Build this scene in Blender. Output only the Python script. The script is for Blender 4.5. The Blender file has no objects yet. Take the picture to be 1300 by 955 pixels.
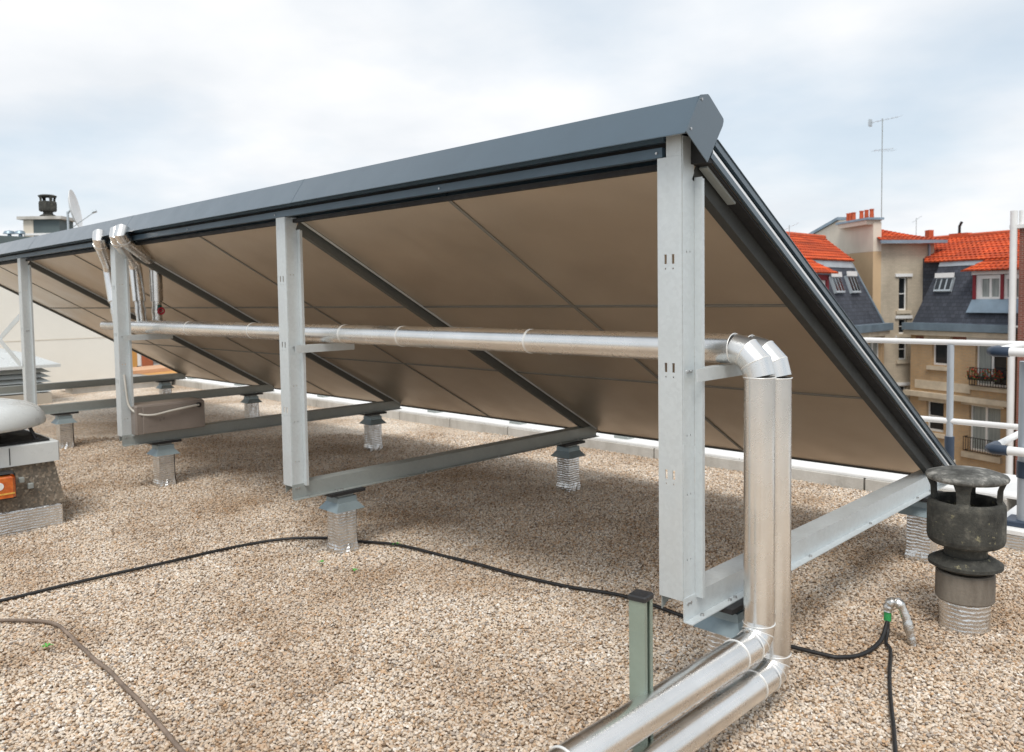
import bpy, bmesh, math, random
from mathutils import Vector as V, Matrix
random.seed(7)
R = math.radians
S = bpy.context.scene
COL = S.collection

# ------------------------------------------------------------------ camera
CP = V((-1.57958685, 2.46702718, 1.56998818))
CR = V((-0.71334829, -0.70066134, -0.01441889))
CU = V((0.02681214, -0.04784562, 0.99849482))
CF = V((0.7002966, -0.71188797, -0.05291682))
FPX = 1025.474

def ray(x, y): return CF + CR * ((x - 650) / FPX) + CU * ((432.5 - y) / FPX)
def at(x, y, d): return CP + ray(x, y) * d
def hit(x, y, p, n):
    r = ray(x, y); return CP + r * (((p - CP) @ n) / (r @ n)) if hasattr(r, '__matmul__') else None
def hit(x, y, p, n):
    r = ray(x, y); return CP + r * ((p - CP).dot(n) / r.dot(n))

cam = bpy.data.cameras.new('camera'); co = bpy.data.objects.new('camera', cam); COL.objects.link(co)
m = Matrix((CR, CU, -CF)).transposed().to_4x4(); m.translation = CP; co.matrix_world = m
cam.sensor_width = 36; cam.lens = FPX / 1300 * 36; cam.shift_y = -45.0 / 1300
cam.clip_start = 0.05; cam.clip_end = 3000
cam.dof.use_dof = True; cam.dof.focus_distance = 3.6; cam.dof.aperture_fstop = 4.5
S.camera = co

# ------------------------------------------------------------------ materials
def srgb(r, g, b):
    f = lambda c: (c / 255 / 12.92) if c / 255 <= .04045 else ((c / 255 + .055) / 1.055) ** 2.4
    return (f(r), f(g), f(b), 1)

class Mat:
    def __init__(s, name, base=(.5, .5, .5), rough=.5, metal=0., spec=.5):
        s.m = bpy.data.materials.new(name); s.m.use_nodes = True
        s.t = s.m.node_tree; s.b = s.t.nodes['Principled BSDF']
        s.b.inputs['Base Color'].default_value = (*base[:3], 1)
        s.b.inputs['Roughness'].default_value = rough; s.b.inputs['Metallic'].default_value = metal
        s.b.inputs['Specular IOR Level'].default_value = spec
        s.base = base
        s.tc = s.n('ShaderNodeTexCoord').outputs['Object']
    def n(s, t, **k):
        x = s.t.nodes.new(t)
        for a, v in k.items():
            if a.startswith('i_'): x.inputs[a[2:].replace('_', ' ')].default_value = v
            else: setattr(x, a, v)
        return x
    def l(s, a, b): s.t.links.new(a, b)
    def coords(s, scale=(1, 1, 1), swap=None):
        mp = s.n('ShaderNodeMapping'); mp.inputs['Scale'].default_value = scale
        src = s.tc
        if swap:
            sp = s.n('ShaderNodeSeparateXYZ'); cb = s.n('ShaderNodeCombineXYZ'); s.l(src, sp.inputs[0])
            for i, c in enumerate(swap): s.l(sp.outputs['XYZ'.index(c)], cb.inputs[i])
            src = cb.outputs[0]
        s.l(src, mp.inputs[0]); return mp.outputs[0]
    def noise(s, scale, detail=4, rough=.6, sc=(1, 1, 1)):
        x = s.n('ShaderNodeTexNoise', i_Scale=scale, i_Detail=detail, i_Roughness=rough); s.l(s.coords(sc), x.inputs['Vector']); return x.outputs['Fac']
    def ramp(s, f, stops, interp='LINEAR'):
        x = s.n('ShaderNodeValToRGB'); x.color_ramp.interpolation = interp; e = x.color_ramp.elements
        while len(e) < len(stops): e.new(.5)
        for i, (p, c) in enumerate(stops): e[i].position = p; e[i].color = (*c[:3], 1) if not isinstance(c, (int, float)) else (c, c, c, 1)
        s.l(f, x.inputs[0]); return x.outputs[0]
    def mix(s, f, a, b, mode='MIX'):
        x = s.n('ShaderNodeMix', data_type='RGBA', blend_type=mode)
        for sock, v in ((x.inputs[0], f), (x.inputs[6], a), (x.inputs[7], b)):
            if isinstance(v, (int, float)): sock.default_value = v
            elif isinstance(v, tuple): sock.default_value = (*v[:3], 1)
            else: s.l(v, sock)
        return x.outputs[2]
    def color(s, c): s.l(c, s.b.inputs['Base Color']); return s
    def roughness(s, c): s.l(c, s.b.inputs['Roughness']); return s
    def bump(s, h, strength=.3, dist=.01):
        x = s.n('ShaderNodeBump', i_Strength=strength, i_Distance=dist); s.l(h, x.inputs['Height'])
        if hasattr(s, 'lb'): s.l(s.lb, x.inputs['Normal'])
        s.lb = x.outputs[0]; s.l(s.lb, s.b.inputs['Normal']); return s

M = {}
def worn(name, base, rough, metal=0, amt=.25, scale=3, bump=.05, bscale=60, rr=.12, sc=(1, 1, 1), spec=.5):
    a = Mat(name, base, rough, metal, spec)
    f = a.noise(scale, 6, .65, sc)
    d = tuple(c * (1 - amt) for c in base[:3]); u = tuple(min(1, c * (1 + amt)) for c in base[:3])
    a.color(a.ramp(f, [(.3, d), (.7, u)]))
    a.roughness(a.ramp(a.noise(scale * 2.3, 5, .6, sc), [(.3, max(0.02, rough - rr)), (.7, min(1, rough + rr))]))
    if bump: a.bump(a.noise(bscale, 3, .6, sc), bump, .004)
    M[name] = a.m; return a

def galv(name, base, rough, metal):
    a = Mat(name, base, rough, metal)
    vo = a.n('ShaderNodeTexVoronoi', i_Scale=70.); a.l(a.coords(), vo.inputs['Vector'])
    c1 = a.ramp(vo.outputs['Color'], [(.0, tuple(c * .95 for c in base)), (1., tuple(min(1, c * 1.03) for c in base))])
    st = a.ramp(a.noise(2.2, 7, .7, (1, 1, .35)), [(.35, (.94, .94, .94)), (.62, (1., 1., 1.))])
    a.color(a.mix(1., c1, st, 'MULTIPLY'))
    a.roughness(a.ramp(a.noise(9, 5, .6), [(.3, rough - .1), (.7, rough + .12)]))
    a.bump(a.noise(5, 3, .5), .04, .02)
    M[name] = a.m
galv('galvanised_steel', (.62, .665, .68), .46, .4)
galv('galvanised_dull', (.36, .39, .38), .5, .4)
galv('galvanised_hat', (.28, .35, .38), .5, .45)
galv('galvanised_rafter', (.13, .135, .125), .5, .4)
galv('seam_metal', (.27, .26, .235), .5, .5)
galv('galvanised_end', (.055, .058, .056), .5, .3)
worn('anthracite_paint', (.036, .066, .092), .36, 0, .1, 2, .03, 120, .05, spec=.9)
worn('anthracite_rail', (.07, .115, .16), .4, 0, .15, 2, .03, 120, .06)
worn('aluminium_edge', (.85, .85, .85), .35, .5, .05)
worn('bead_metal', (.82, .82, .8), .4, .5, .05)
worn('black_rubber', (.018, .018, .02), .55, 0, .3, 5)
worn('black_gap', (.01, .01, .011), .7, 0, .2, 5)
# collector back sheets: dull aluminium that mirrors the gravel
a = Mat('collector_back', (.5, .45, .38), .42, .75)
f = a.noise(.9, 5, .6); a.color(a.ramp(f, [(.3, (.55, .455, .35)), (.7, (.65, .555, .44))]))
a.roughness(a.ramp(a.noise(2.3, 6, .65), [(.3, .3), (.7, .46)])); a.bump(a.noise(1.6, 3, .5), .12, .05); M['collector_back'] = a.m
for k_ in ('anthracite_paint',):
    b_ = M[k_].node_tree.nodes['Principled BSDF']; b_.inputs['Coat Weight'].default_value = .6; b_.inputs['Coat Roughness'].default_value = .18
a = Mat('collector_glass', (.01, .012, .02), .08, 0); M['collector_glass'] = a.m
# aluminium pipe cladding
a = Mat('aluminium_cladding', (.8, .79, .77), .24, 1)
a.color(a.ramp(a.noise(3.5, 6, .65), [(.3, (.72, .71, .69)), (.7, (.86, .85, .83))]))
a.roughness(a.ramp(a.noise(6, 6, .7), [(.3, .23), (.72, .32)])); a.bump(a.noise(1.5, 1, .5), .02, .03); M['cladding'] = a.m
# foil
def foil(name, quilt, base=(.74, .74, .73)):
    a = Mat(name, base, .2, .95)
    a.color(a.ramp(a.noise(6, 5, .6), [(.3, tuple(c * .75 for c in base)), (.7, base)]))
    vo = a.n('ShaderNodeTexVoronoi', i_Scale=17., feature='SMOOTH_F1'); a.l(a.coords((1, 1, .8)), vo.inputs['Vector'])
    a.bump(a.noise(18, 5, .65), .5, .02)
    if quilt:
        vo = a.n('ShaderNodeTexVoronoi', i_Scale=36., i_Randomness=.8); a.l(a.coords((1, 1, 1.3)), vo.inputs['Vector']); a.bump(vo.outputs['Distance'], -1., .02)
        w = a.n('ShaderNodeTexWave', wave_type='BANDS', bands_direction='Z', i_Scale=17., i_Distortion=3., i_Detail=3.); a.l(a.coords(), w.inputs['Vector']); a.bump(w.outputs['Fac'], .25, .006)
    M[name] = a.m
foil('quilted_foil', True, (.88, .88, .87)); foil('wrinkled_foil', False, (.8, .8, .78))
# pebbles and gravel
PEB = [(0., (.26, .19, .13)), (.08, (.5, .37, .25)), (.2, (.7, .58, .45)), (.38, (.78, .69, .58)), (.52, (.62, .55, .47)), (.64, (.86, .81, .74)), (.75, (.62, .42, .25)), (.82, (.92, .9, .86)), (.9, (.54, .48, .42)), (1., (.34, .31, .29))]
a = Mat('pebble', (.6, .5, .4), .75)
oi = a.n('ShaderNodeObjectInfo')
c = a.ramp(oi.outputs['Random'], PEB)
patch = a.n('ShaderNodeTexNoise', i_Scale=1.1, i_Detail=7., i_Roughness=.65); geo = a.n('ShaderNodeNewGeometry'); a.l(geo.outputs['Position'], patch.inputs['Vector'])
c = a.mix(1., c, a.ramp(patch.outputs['Fac'], [(.35, (.66, .57, .48)), (.57, (1.0, .99, .975))]), 'MULTIPLY')
sm = a.n('ShaderNodeTexNoise', i_Scale=220., i_Detail=3.); a.l(geo.outputs['Position'], sm.inputs['Vector'])
c = a.mix(1., c, a.ramp(sm.outputs['Fac'], [(.3, (.85, .83, .81)), (.7, (1.08, 1.08, 1.08))]), 'MULTIPLY')
a.color(c); M['pebble'] = a.m
a = Mat('gravel', (.5, .4, .3), .9)
vo = a.n('ShaderNodeTexVoronoi', i_Scale=62.); a.l(a.coords(), vo.inputs['Vector'])
sp = a.n('ShaderNodeSeparateColor'); a.l(vo.outputs['Color'], sp.inputs[0])
c = a.ramp(sp.outputs[0], PEB)
c = a.mix(1., c, a.ramp(a.noise(.8, 4), [(.35, (.66, .57, .48)), (.57, (1., .98, .95))]), 'MULTIPLY')
a.color(c)
inv = a.n('ShaderNodeMath', operation='SUBTRACT'); inv.inputs[0].default_value = 1; a.l(vo.outputs['Distance'], inv.inputs[1])
a.bump(inv.outputs[0], 1., .012); a.bump(a.noise(25, 3), .6, .02); M['gravel'] = a.m
worn('white_membrane', (.78, .78, .77), .6, 0, .08, 3, .1, 30)
a = Mat('parapet_concrete', (.5, .48, .44), .85)
st = a.noise(2.5, 7, .7, (1, 1, .4)); c = a.ramp(st, [(.3, (.36, .34, .3)), (.52, (.52, .5, .46)), (.7, (.62, .6, .56))]); a.color(c); a.bump(a.noise(40, 4), .4, .01); M['parapet_concrete'] = a.m
worn('plaster_white', (.74, .72, .66), .85, 0, .06, .5, .15, 12)
worn('plaster_beige', (.7, .63, .53), .85, 0, .14, .4, .2, 6, sc=(1, 1, .5))
worn('plaster_tan', (.6, .43, .26), .85, 0, .12, .5, .2, 6, sc=(1, 1, .5))
worn('stone_trim', (.62, .54, .42), .8, 0, .2, 1.5)
worn('white_paint', (.8, .8, .79), .45, 0, .05, 2)
worn('white_gloss', (.6, .625, .62), .3, 0, .06, 3)
worn('grey_post', (.42, .46, .5), .4, .2, .1, 3)
worn('navy_sleeve', (.03, .048, .08), .45, 0, .2, 6)
worn('zinc', (.25, .33, .4), .42, .4, .2, 1.2)
worn('zinc_light', (.5, .56, .6), .42, .3, .15, 1.2)
worn('dark_red_paint', (.22, .02, .03), .5, 0, .1, 3)
worn('window_dark', (.02, .024, .028), .1, 0, .3, 2, 0)
worn('curtain', (.3, .33, .32), .8, 0, .3, 3, 0, sc=(4, 4, .3))
worn('terracotta', (.5, .09, .03), .7, 0, .25, 4)
worn('ochre_panel', (.62, .33, .1), .75, 0, .1, 1)
worn('brick_red_plain', (.42, .13, .06), .8, 0, .2, 3)
worn('peach_render', (.68, .42, .26), .8, 0, .15, 1.5)
worn('dark_slate_wall', (.1, .13, .135), .7, 0, .15, 1)
worn('iron_black', (.015, .015, .016), .45, 0, .2, 5)
worn('leaf', (.05, .17, .03), .6, 0, .4, 30); worn('leaf_bright', (.1, .42, .06), .55, 0, .3, 60)
worn('flower_red', (.5, .02, .02), .6, 0, .3, 30)
worn('cable_black', (.014, .014, .015), .5, 0, .2, 30)
worn('hose_brown', (.2, .15, .115), .7, 0, .45, 9, .2, 60)
worn('green_tape', (.03, .3, .09), .45, 0, .2, 30, .2, 150)
worn('pvc_clear', (.55, .53, .48), .3, 0, .1, 5)
worn('cable_enclosure', (.24, .205, .18), .38, .1, .12, 3)
worn('label_white', (.78, .78, .76), .5, 0, .05)
worn('label_yellow', (.7, .42, .08), .5, 0, .3, 60)
worn('valve_red', (.4, .01, .03), .4, 0, .2, 9)
worn('valve_green', (.02, .12, .1), .4, 0, .2, 9)
worn('steel_bolt', (.5, .5, .5), .35, .9, .2, 30)
worn('courtyard', (.26, .25, .23), .9, 0, .2, .3)
worn('facade_plain', (.42, .38, .32), .85, 0, .1, .4)
# weathered vent concrete with lichen
a = Mat('vent_concrete', (.05, .05, .045), .9)
f1 = a.noise(9, 8, .75); c = a.ramp(f1, [(.35, (.022, .022, .02)), (.55, (.06, .06, .052)), (.72, (.16, .15, .125))])
lf = a.ramp(a.noise(26, 6, .7), [(.62, 0.), (.68, 1.)]); c = a.mix(lf, c, (.26, .24, .15)); a.color(c); a.bump(a.noise(70, 5, .7), .5, .01); M['vent_concrete'] = a.m
a = Mat('vent_cap_concrete', (.2, .2, .18), .9)
f1 = a.noise(7, 8, .75); c = a.ramp(f1, [(.4, (.05, .05, .045)), (.52, (.13, .13, .12)), (.64, (.4, .39, .36))]); a.color(c); a.bump(a.noise(60, 5, .7), .5, .01); M['vent_cap_concrete'] = a.m
a = Mat('vent_socket', (.2, .17, .14), .85); c = a.ramp(a.noise(5, 7, .7, (1, 1, .3)), [(.35, (.12, .1, .08)), (.65, (.27, .24, .2))]); a.color(c); a.bump(a.noise(60, 4), .3, .01); M['vent_socket'] = a.m
# aggregate kerb
a = Mat('aggregate', (.25, .22, .18), .9)
vo = a.n('ShaderNodeTexVoronoi', i_Scale=75.); a.l(a.coords(), vo.inputs['Vector'])
sp = a.n('ShaderNodeSeparateColor'); a.l(vo.outputs['Color'], sp.inputs[0])
c = a.ramp(sp.outputs[0], [(0., (.07, .065, .055)), (.5, (.16, .14, .11)), (.8, (.28, .22, .16)), (.93, (.5, .45, .37)), (1., (.2, .12, .05))])
c2 = a.ramp(a.noise(4, 6, .7), [(.4, (.34, .27, .2)), (.6, (.12, .1, .08))]); c = a.mix(.5, c, c2); a.color(c); a.bump(sp.outputs[1], .7, .006); M['aggregate'] = a.m
# amber lens
a = Mat('amber_lens', (.62, .12, .015), .2, 0); a.color(a.ramp(a.noise(20, 4), [(.3, (.45, .07, .01)), (.7, (.75, .2, .03))])); a.b.inputs['Coat Weight'].default_value = .6; M['amber_lens'] = a.m

def brick(name, c1, c2, mortar, w=.22, h=.07, ms=.012, swap='XZY', bumpd=.01, stain=(.66, 1.05)):
    a = Mat(name, c1, .88)
    b = a.n('ShaderNodeTexBrick', i_Scale=1., i_Mortar_Size=ms, i_Brick_Width=w, i_Row_Height=h, i_Bias=0.)
    b.inputs['Color1'].default_value = (*c1, 1); b.inputs['Color2'].default_value = (*c2, 1); b.inputs['Mortar'].default_value = (*mortar, 1)
    a.l(a.coords((1, 1, 1), swap), b.inputs['Vector'])
    s_ = a.ramp(a.noise(.7, 7, .65, (1, 1, .5)), [(.3, (stain[0],) * 3), (.7, (stain[1],) * 3)])
    a.color(a.mix(1., b.outputs['Color'], s_, 'MULTIPLY')); a.bump(b.outputs['Fac'], -.5, bumpd); M[name] = a.m
brick('brick_tan', (.64, .41, .21), (.54, .36, .2), (.5, .4, .28))
brick('brick_pale', (.66, .56, .43), (.58, .5, .38), (.54, .47, .37))
brick('brick_red', (.3, .07, .045), (.22, .05, .035), (.36, .25, .2))
brick('tile_orange', (.74, .11, .02), (.56, .075, .016), (.3, .04, .012), w=.24, h=.33, ms=.018, swap='XZY', bumpd=.03, stain=(.55, 1.1))
brick('slate', (.045, .052, .068), (.07, .078, .1), (.03, .033, .04), w=.22, h=.16, ms=.01, stain=(.75, 1.3))
brick('glass_grid', (.6, .62, .6), (.5, .55, .56), (.3, .3, .3), w=.35, h=.35, ms=.04)

# ------------------------------------------------------------------ mesh helpers
class MB:
    def __init__(s): s.v = []; s.f = []; s.sm = []
    def add(s, vs, fs, smooth=False):
        k = len(s.v); s.v += [V(p) for p in vs]; s.f += [tuple(i + k for i in f) for f in fs]; s.sm += [smooth] * len(fs); return s
    def prism(s, poly, vec, smooth=False):
        n = len(poly); vec = V(vec); a = [V(p) for p in poly]; b = [p + vec for p in a]
        nr = V((0, 0, 0))
        for i in range(n): nr += a[i].cross(a[(i + 1) % n])
        if nr.dot(vec) > 0: a.reverse(); b.reverse()
        s.add(a + b, [tuple(range(n)), tuple(range(2 * n - 1, n - 1, -1))])
        s.add(a + b, [(i, i + n, (i + 1) % n + n, (i + 1) % n) for i in range(n)], smooth); return s
    def box(s, x0, x1, y0, y1, z0, z1):
        return s.prism([(x0, y0, z0), (x1, y0, z0), (x1, y1, z0), (x0, y1, z0)], (0, 0, z1 - z0))
    def bevbox(s, x0, x1, y0, y1, z0, z1, b=.006):
        # box with chamfered vertical and top edges
        def ring(i, z): 
            return [(x0 + i + b, y0 + i, z), (x1 - i - b, y0 + i, z), (x1 - i, y0 + i + b, z), (x1 - i, y1 - i - b, z), (x1 - i - b, y1 - i, z), (x0 + i + b, y1 - i, z), (x0 + i, y1 - i - b, z), (x0 + i, y0 + i + b, z)]
        r = [ring(0, z0), ring(0, z1 - b), ring(b * .8, z1)]
        vs = sum(r, []); fs = [tuple(range(7, -1, -1)), tuple(range(16, 24))]
        for k in range(2):
            for i in range(8): j = (i + 1) % 8; fs.append((k * 8 + i, k * 8 + j, k * 8 + 8 + j, k * 8 + 8 + i))
        return s.add(vs, fs)
    def tube(s, pts, r, seg=16, caps=True, mitre=False, radii=None):
        pts = [V(p) for p in pts]; n = len(pts); rings = []
        t0 = (pts[1] - pts[0]).normalized(); up = V((0, 0, 1)) if abs(t0.z) < .9 else V((0, 1, 0))
        u = t0.cross(up).normalized(); w = u.cross(t0).normalized()
        prev = t0
        dirs = [(pts[i + 1] - pts[i]).normalized() for i in range(n - 1)]
        for i in range(n):
            d = dirs[min(i, n - 2)]
            if i == 0: tan = dirs[0]
            elif i == n - 1: tan = dirs[-1]
            else: tan = (dirs[i - 1] + dirs[i]).normalized()
            inc = dirs[max(i - 1, 0)]
            # transport frame of incoming segment
            ax = prev.cross(inc)
            if ax.length > 1e-8:
                q = Matrix.Rotation(prev.angle(inc), 3, ax.normalized()); u = q @ u; w = q @ w
            prev = inc
            rr = radii[i] if radii else r
            ring = []
            for k in range(seg):
                a_ = 2 * math.pi * k / seg; p = u * math.cos(a_) * rr + w * math.sin(a_) * rr
                # slide along incoming dir to the mitre plane
                den = inc.dot(tan)
                if den > .2: p = p - inc * (p.dot(tan) / den)
                ring.append(pts[i] + p)
            rings.append(ring)
        if mitre:
            for i in range(n - 1):
                vs = rings[i] + rings[i + 1]
                s.add(vs, [(k, (k + 1) % seg, (k + 1) % seg + seg, k + seg) for k in range(seg)], True)
        else:
            vs = sum(rings, []); s.add(vs, [(i * seg + k, i * seg + (k + 1) % seg, (i + 1) * seg + (k + 1) % seg, (i + 1) * seg + k) for i in range(n - 1) for k in range(seg)], True)
        if caps:
            s.add(rings[0], [tuple(range(seg - 1, -1, -1))]); s.add(rings[-1], [tuple(range(seg))])
        s.rings = rings
        return s
    def lathe(s, prof, c=(0, 0, 0), seg=32, axis=None, smooth=True, split=True):
        # prof: list of (r, z); axis optional matrix
        c = V(c); A = axis or Matrix.Identity(3)
        def ring(r, z): return [c + A @ V((r * math.cos(2 * math.pi * k / seg), r * math.sin(2 * math.pi * k / seg), z)) for k in range(seg)]
        for i in range(len(prof) - 1):
            if not split: break
            s.add(ring(*prof[i]) + ring(*prof[i + 1]), [(k, (k + 1) % seg, (k + 1) % seg + seg, k + seg) for k in range(seg)], smooth)
        if not split:
            vs = sum([ring(*p) for p in prof], [])
            s.add(vs, [(i * seg + k, i * seg + (k + 1) % seg, (i + 1) * seg + (k + 1) % seg, (i + 1) * seg + k) for i in range(len(prof) - 1) for k in range(seg)], True)
        return s
    def torus(s, c, axis, R_, r, seg=28, sec=8):
        z = V(axis).normalized(); x = z.orthogonal().normalized(); y = z.cross(x); c = V(c); vs = []
        for i in range(seg):
            a_ = 2 * math.pi * i / seg; d = x * math.cos(a_) + y * math.sin(a_)
            for j in range(sec):
                b = 2 * math.pi * j / sec; vs.append(c + d * (R_ + r * math.cos(b)) + z * r * math.sin(b))
        return s.add(vs, [(i * sec + j, ((i + 1) % seg) * sec + j, ((i + 1) % seg) * sec + (j + 1) % sec, i * sec + (j + 1) % sec) for i in range(seg) for j in range(sec)], True)
    def build(s, name, mat, parent=None, off=None, **tags):
        me = bpy.data.meshes.new(name); o_ = V(off) if off else V((0, 0, 0))
        me.from_pydata([p - o_ for p in s.v], [], s.f); me.materials.append(M[mat] if isinstance(mat, str) else mat)
        me.polygons.foreach_set('use_smooth', s.sm)
        bm = bmesh.new(); bm.from_mesh(me); bmesh.ops.recalc_face_normals(bm, faces=bm.faces); bm.to_mesh(me); bm.free()
        me.update(); o = bpy.data.objects.new(name, me); COL.objects.link(o)
        if parent: o.parent = parent
        elif off: o.location = o_
        tag(o, **tags); return o

def tag(o, label=None, cat=None, group=None, kind=None):
    for k, v in (('label', label), ('category', cat), ('group', group), ('kind', kind)):
        if v: o[k] = v
    return o
def thing(name, loc, label, cat, group=None, rotz=0):
    o = bpy.data.objects.new(name, None); o.empty_display_size = .2; COL.objects.link(o); o.location = loc; o.rotation_euler = (0, 0, rotz)
    return tag(o, label, cat, group)
def plate(mb, s0, s1, z0, z1, holes, put, th):
    """flat plate with rectangular holes; put(s, i, z) -> point"""
    ss = sorted({s0, s1, *[v for h in holes for v in h[:2] if s0 < v < s1]}); zs = sorted({z0, z1, *[v for h in holes for v in h[2:] if z0 < v < z1]})
    def solid(a, b): 
        cx, cz = (ss[a] + ss[a + 1]) / 2, (zs[b] + zs[b + 1]) / 2
        return not any(h[0] < cx < h[1] and h[2] < cz < h[3] for h in holes)
    na, nb = len(ss) - 1, len(zs) - 1
    for a in range(na):
        for b in range(nb):
            if not solid(a, b): continue
            A, B, C, D = [(ss[a], zs[b]), (ss[a + 1], zs[b]), (ss[a + 1], zs[b + 1]), (ss[a], zs[b + 1])]
            mb.add([put(p[0], 0, p[1]) for p in (A, B, C, D)], [(0, 1, 2, 3)]); mb.add([put(p[0], th, p[1]) for p in (D, C, B, A)], [(0, 1, 2, 3)])
            for (P_, Q_, da, db) in ((A, B, 0, -1), (B, C, 1, 0), (C, D, 0, 1), (D, A, -1, 0)):
                aa, bb = a + da, b + db
                if aa < 0 or bb < 0 or aa >= na or bb >= nb or not solid(aa, bb):
                    mb.add([put(P_[0], 0, P_[1]), put(P_[0], th, P_[1]), put(Q_[0], th, Q_[1]), put(Q_[0], 0, Q_[1])], [(0, 1, 2, 3)])
    return mb
def spline(pts, n=8):
    pts = [V(p) for p in pts]; out = []; P_ = [pts[0] * 2 - pts[1]] + pts + [pts[-1] * 2 - pts[-2]]
    for i in range(1, len(P_) - 2):
        for k in range(n):
            t = k / n; a, b, c, d = P_[i - 1], P_[i], P_[i + 1], P_[i + 2]
            out.append(.5 * ((2 * b) + (c - a) * t + (2 * a - 5 * b + 4 * c - d) * t * t + (3 * b - a - 3 * c + d) * t ** 3))
    return out + [pts[-1]]

# ------------------------------------------------------------------ world and sun
w = bpy.data.worlds.new('World'); S.world = w; w.use_nodes = True; nt = w.node_tree; nt.nodes.clear()
N = nt.nodes.new; L = nt.links.new
out = N('ShaderNodeOutputWorld'); bg = N('ShaderNodeBackground'); bg.inputs['Strength'].default_value = .1
sky = N('ShaderNodeTexSky'); sky.sky_type = 'NISHITA'; sky.sun_disc = False
SUN_EL, SUN_AZ = 58, 128     # heading of the direction TO the sun, degrees from +X
sdir = V((math.cos(R(SUN_EL)) * math.cos(R(SUN_AZ)), math.cos(R(SUN_EL)) * math.sin(R(SUN_AZ)), math.sin(R(SUN_EL))))
sky.sun_elevation = R(SUN_EL); sky.sun_rotation = math.atan2(sdir.x, sdir.y); sky.air_density = 1.; sky.dust_density = 1.5
tc = N('ShaderNodeTexCoord'); sep = N('ShaderNodeSeparateXYZ'); L(tc.outputs['Generated'], sep.inputs[0])
az = N('ShaderNodeMath'); az.operation = 'MAXIMUM'; L(sep.outputs[2], az.inputs[0]); az.inputs[1].default_value = 0.
ad = N('ShaderNodeMath'); ad.operation = 'ADD'; L(az.outputs[0], ad.inputs[0]); ad.inputs[1].default_value = .22
dx = N('ShaderNodeMath'); dx.operation = 'DIVIDE'; L(sep.outputs[0], dx.inputs[0]); L(ad.outputs[0], dx.inputs[1])
dy = N('ShaderNodeMath'); dy.operation = 'DIVIDE'; L(sep.outputs[1], dy.inputs[0]); L(ad.outputs[0], dy.inputs[1])
cb = N('ShaderNodeCombineXYZ'); L(dx.outputs[0], cb.inputs[0]); L(dy.outputs[0], cb.inputs[1])
n1 = N('ShaderNodeTexNoise'); n1.inputs['Scale'].default_value = .75; n1.inputs['Detail'].default_value = 7; n1.inputs['Roughness'].default_value = .5; L(cb.outputs[0], n1.inputs['Vector'])
r1 = N('ShaderNodeValToRGB'); r1.color_ramp.elements[0].position = .4; r1.color_ramp.elements[0].color = (.6, .6, .6, 1); r1.color_ramp.elements[1].position = .56; r1.color_ramp.elements[1].color = (1, 1, 1, 1); L(n1.outputs['Fac'], r1.inputs[0])
n2 = N('ShaderNodeTexNoise'); n2.inputs['Scale'].default_value = 1.6; n2.inputs['Detail'].default_value = 6; L(cb.outputs[0], n2.inputs['Vector'])
r2 = N('ShaderNodeValToRGB'); r2.color_ramp.elements[0].position = .35; r2.color_ramp.elements[0].color = (6.3, 6.6, 6.95, 1); r2.color_ramp.elements[1].position = .62; r2.color_ramp.elements[1].color = (7.5, 7.6, 7.75, 1); L(n2.outputs['Fac'], r2.inputs[0])
# nishita horizon/zenith blue showing through thin cloud
mx = N('ShaderNodeMix'); mx.data_type = 'RGBA'; L(r1.outputs[0], mx.inputs[0])
sb = N('ShaderNodeMix'); sb.data_type = 'RGBA'; sb.inputs[0].default_value = .5; L(sky.outputs[0], sb.inputs[6]); sb.inputs[7].default_value = (3.3, 5.3, 6.8, 1)
L(sb.outputs[2], mx.inputs[6]); L(r2.outputs[0], mx.inputs[7])
L(mx.outputs[2], bg.inputs[0]); L(bg.outputs[0], out.inputs[0])
sl = bpy.data.lights.new('sun', 'SUN'); sl.energy = 1.75; sl.angle = R(24); sl.color = (1., .95, .88)
so = bpy.data.objects.new('sun', sl); COL.objects.link(so); so.rotation_euler = (-sdir).to_track_quat('-Z', 'Y').to_euler()
S.view_settings.view_transform = 'Standard'; S.view_settings.look = 'None'; S.view_settings.gamma = 1; S.view_settings.exposure = 0.42
S.render.engine = 'CYCLES'; S.render.resolution_x = 1024; S.render.resolution_y = 752

# ------------------------------------------------------------------ setting
STREET = -17.
MB().box(-900, 1200, -1200, 900, STREET - .2, STREET).build('ground', 'courtyard', kind='structure')
MB().box(-7, 17.6, -4.74, 9, STREET, -.06).build('roof_block', 'facade_plain', None, (5, 2, STREET), label='plain building block carrying the gravelled flat roof', cat='building')
MB().box(-6.8, 17.4, -4.45, 8.8, -.056, -.02).build('roof_deck', 'parapet_concrete', kind='structure')

# gravel: one undulating sheet with loose pebbles scattered on it
NX, NY = 150, 110
X0, X1, Y0, Y1 = -5., 17.3, -4.02, 7.
import mathutils.noise as mn
vs = []; dens = []
for j in range(NY + 1):
    for i in range(NX + 1):
        fx = i / NX; fy = j / NY
        x = X0 + (X1 - X0) * fx ** 1.3; y = Y0 + (Y1 - Y0) * fy
        z = .004 * mn.noise(V((x * 1.4, y * 1.4, 0))) + .005 * mn.noise(V((x * 4, y * 4, 3)))
        vs.append((x, y, z - .012))
        d = V((x, y, 0)) - CP; dep = d.dot(CF)
        if dep < .5: px = None; v = 0
        else:
            px = 650 + FPX * d.dot(CR) / dep; py = 432.5 - FPX * d.dot(CU) / dep
            v = 1 if (-140 < px < 1440 and py < 1090) else 0
        if v: v = 1. if dep < 4.5 else max(0., 1 - (dep - 4.5) / 5.5) * .8 + .2 if dep < 9.5 else 0.
        dens.append(v)
fs = [(j * (NX + 1) + i, j * (NX + 1) + i + 1, (j + 1) * (NX + 1) + i + 1, (j + 1) * (NX + 1) + i) for j in range(NY) for i in range(NX)]
gm = MB(); gm.add(vs, fs, True)
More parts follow.
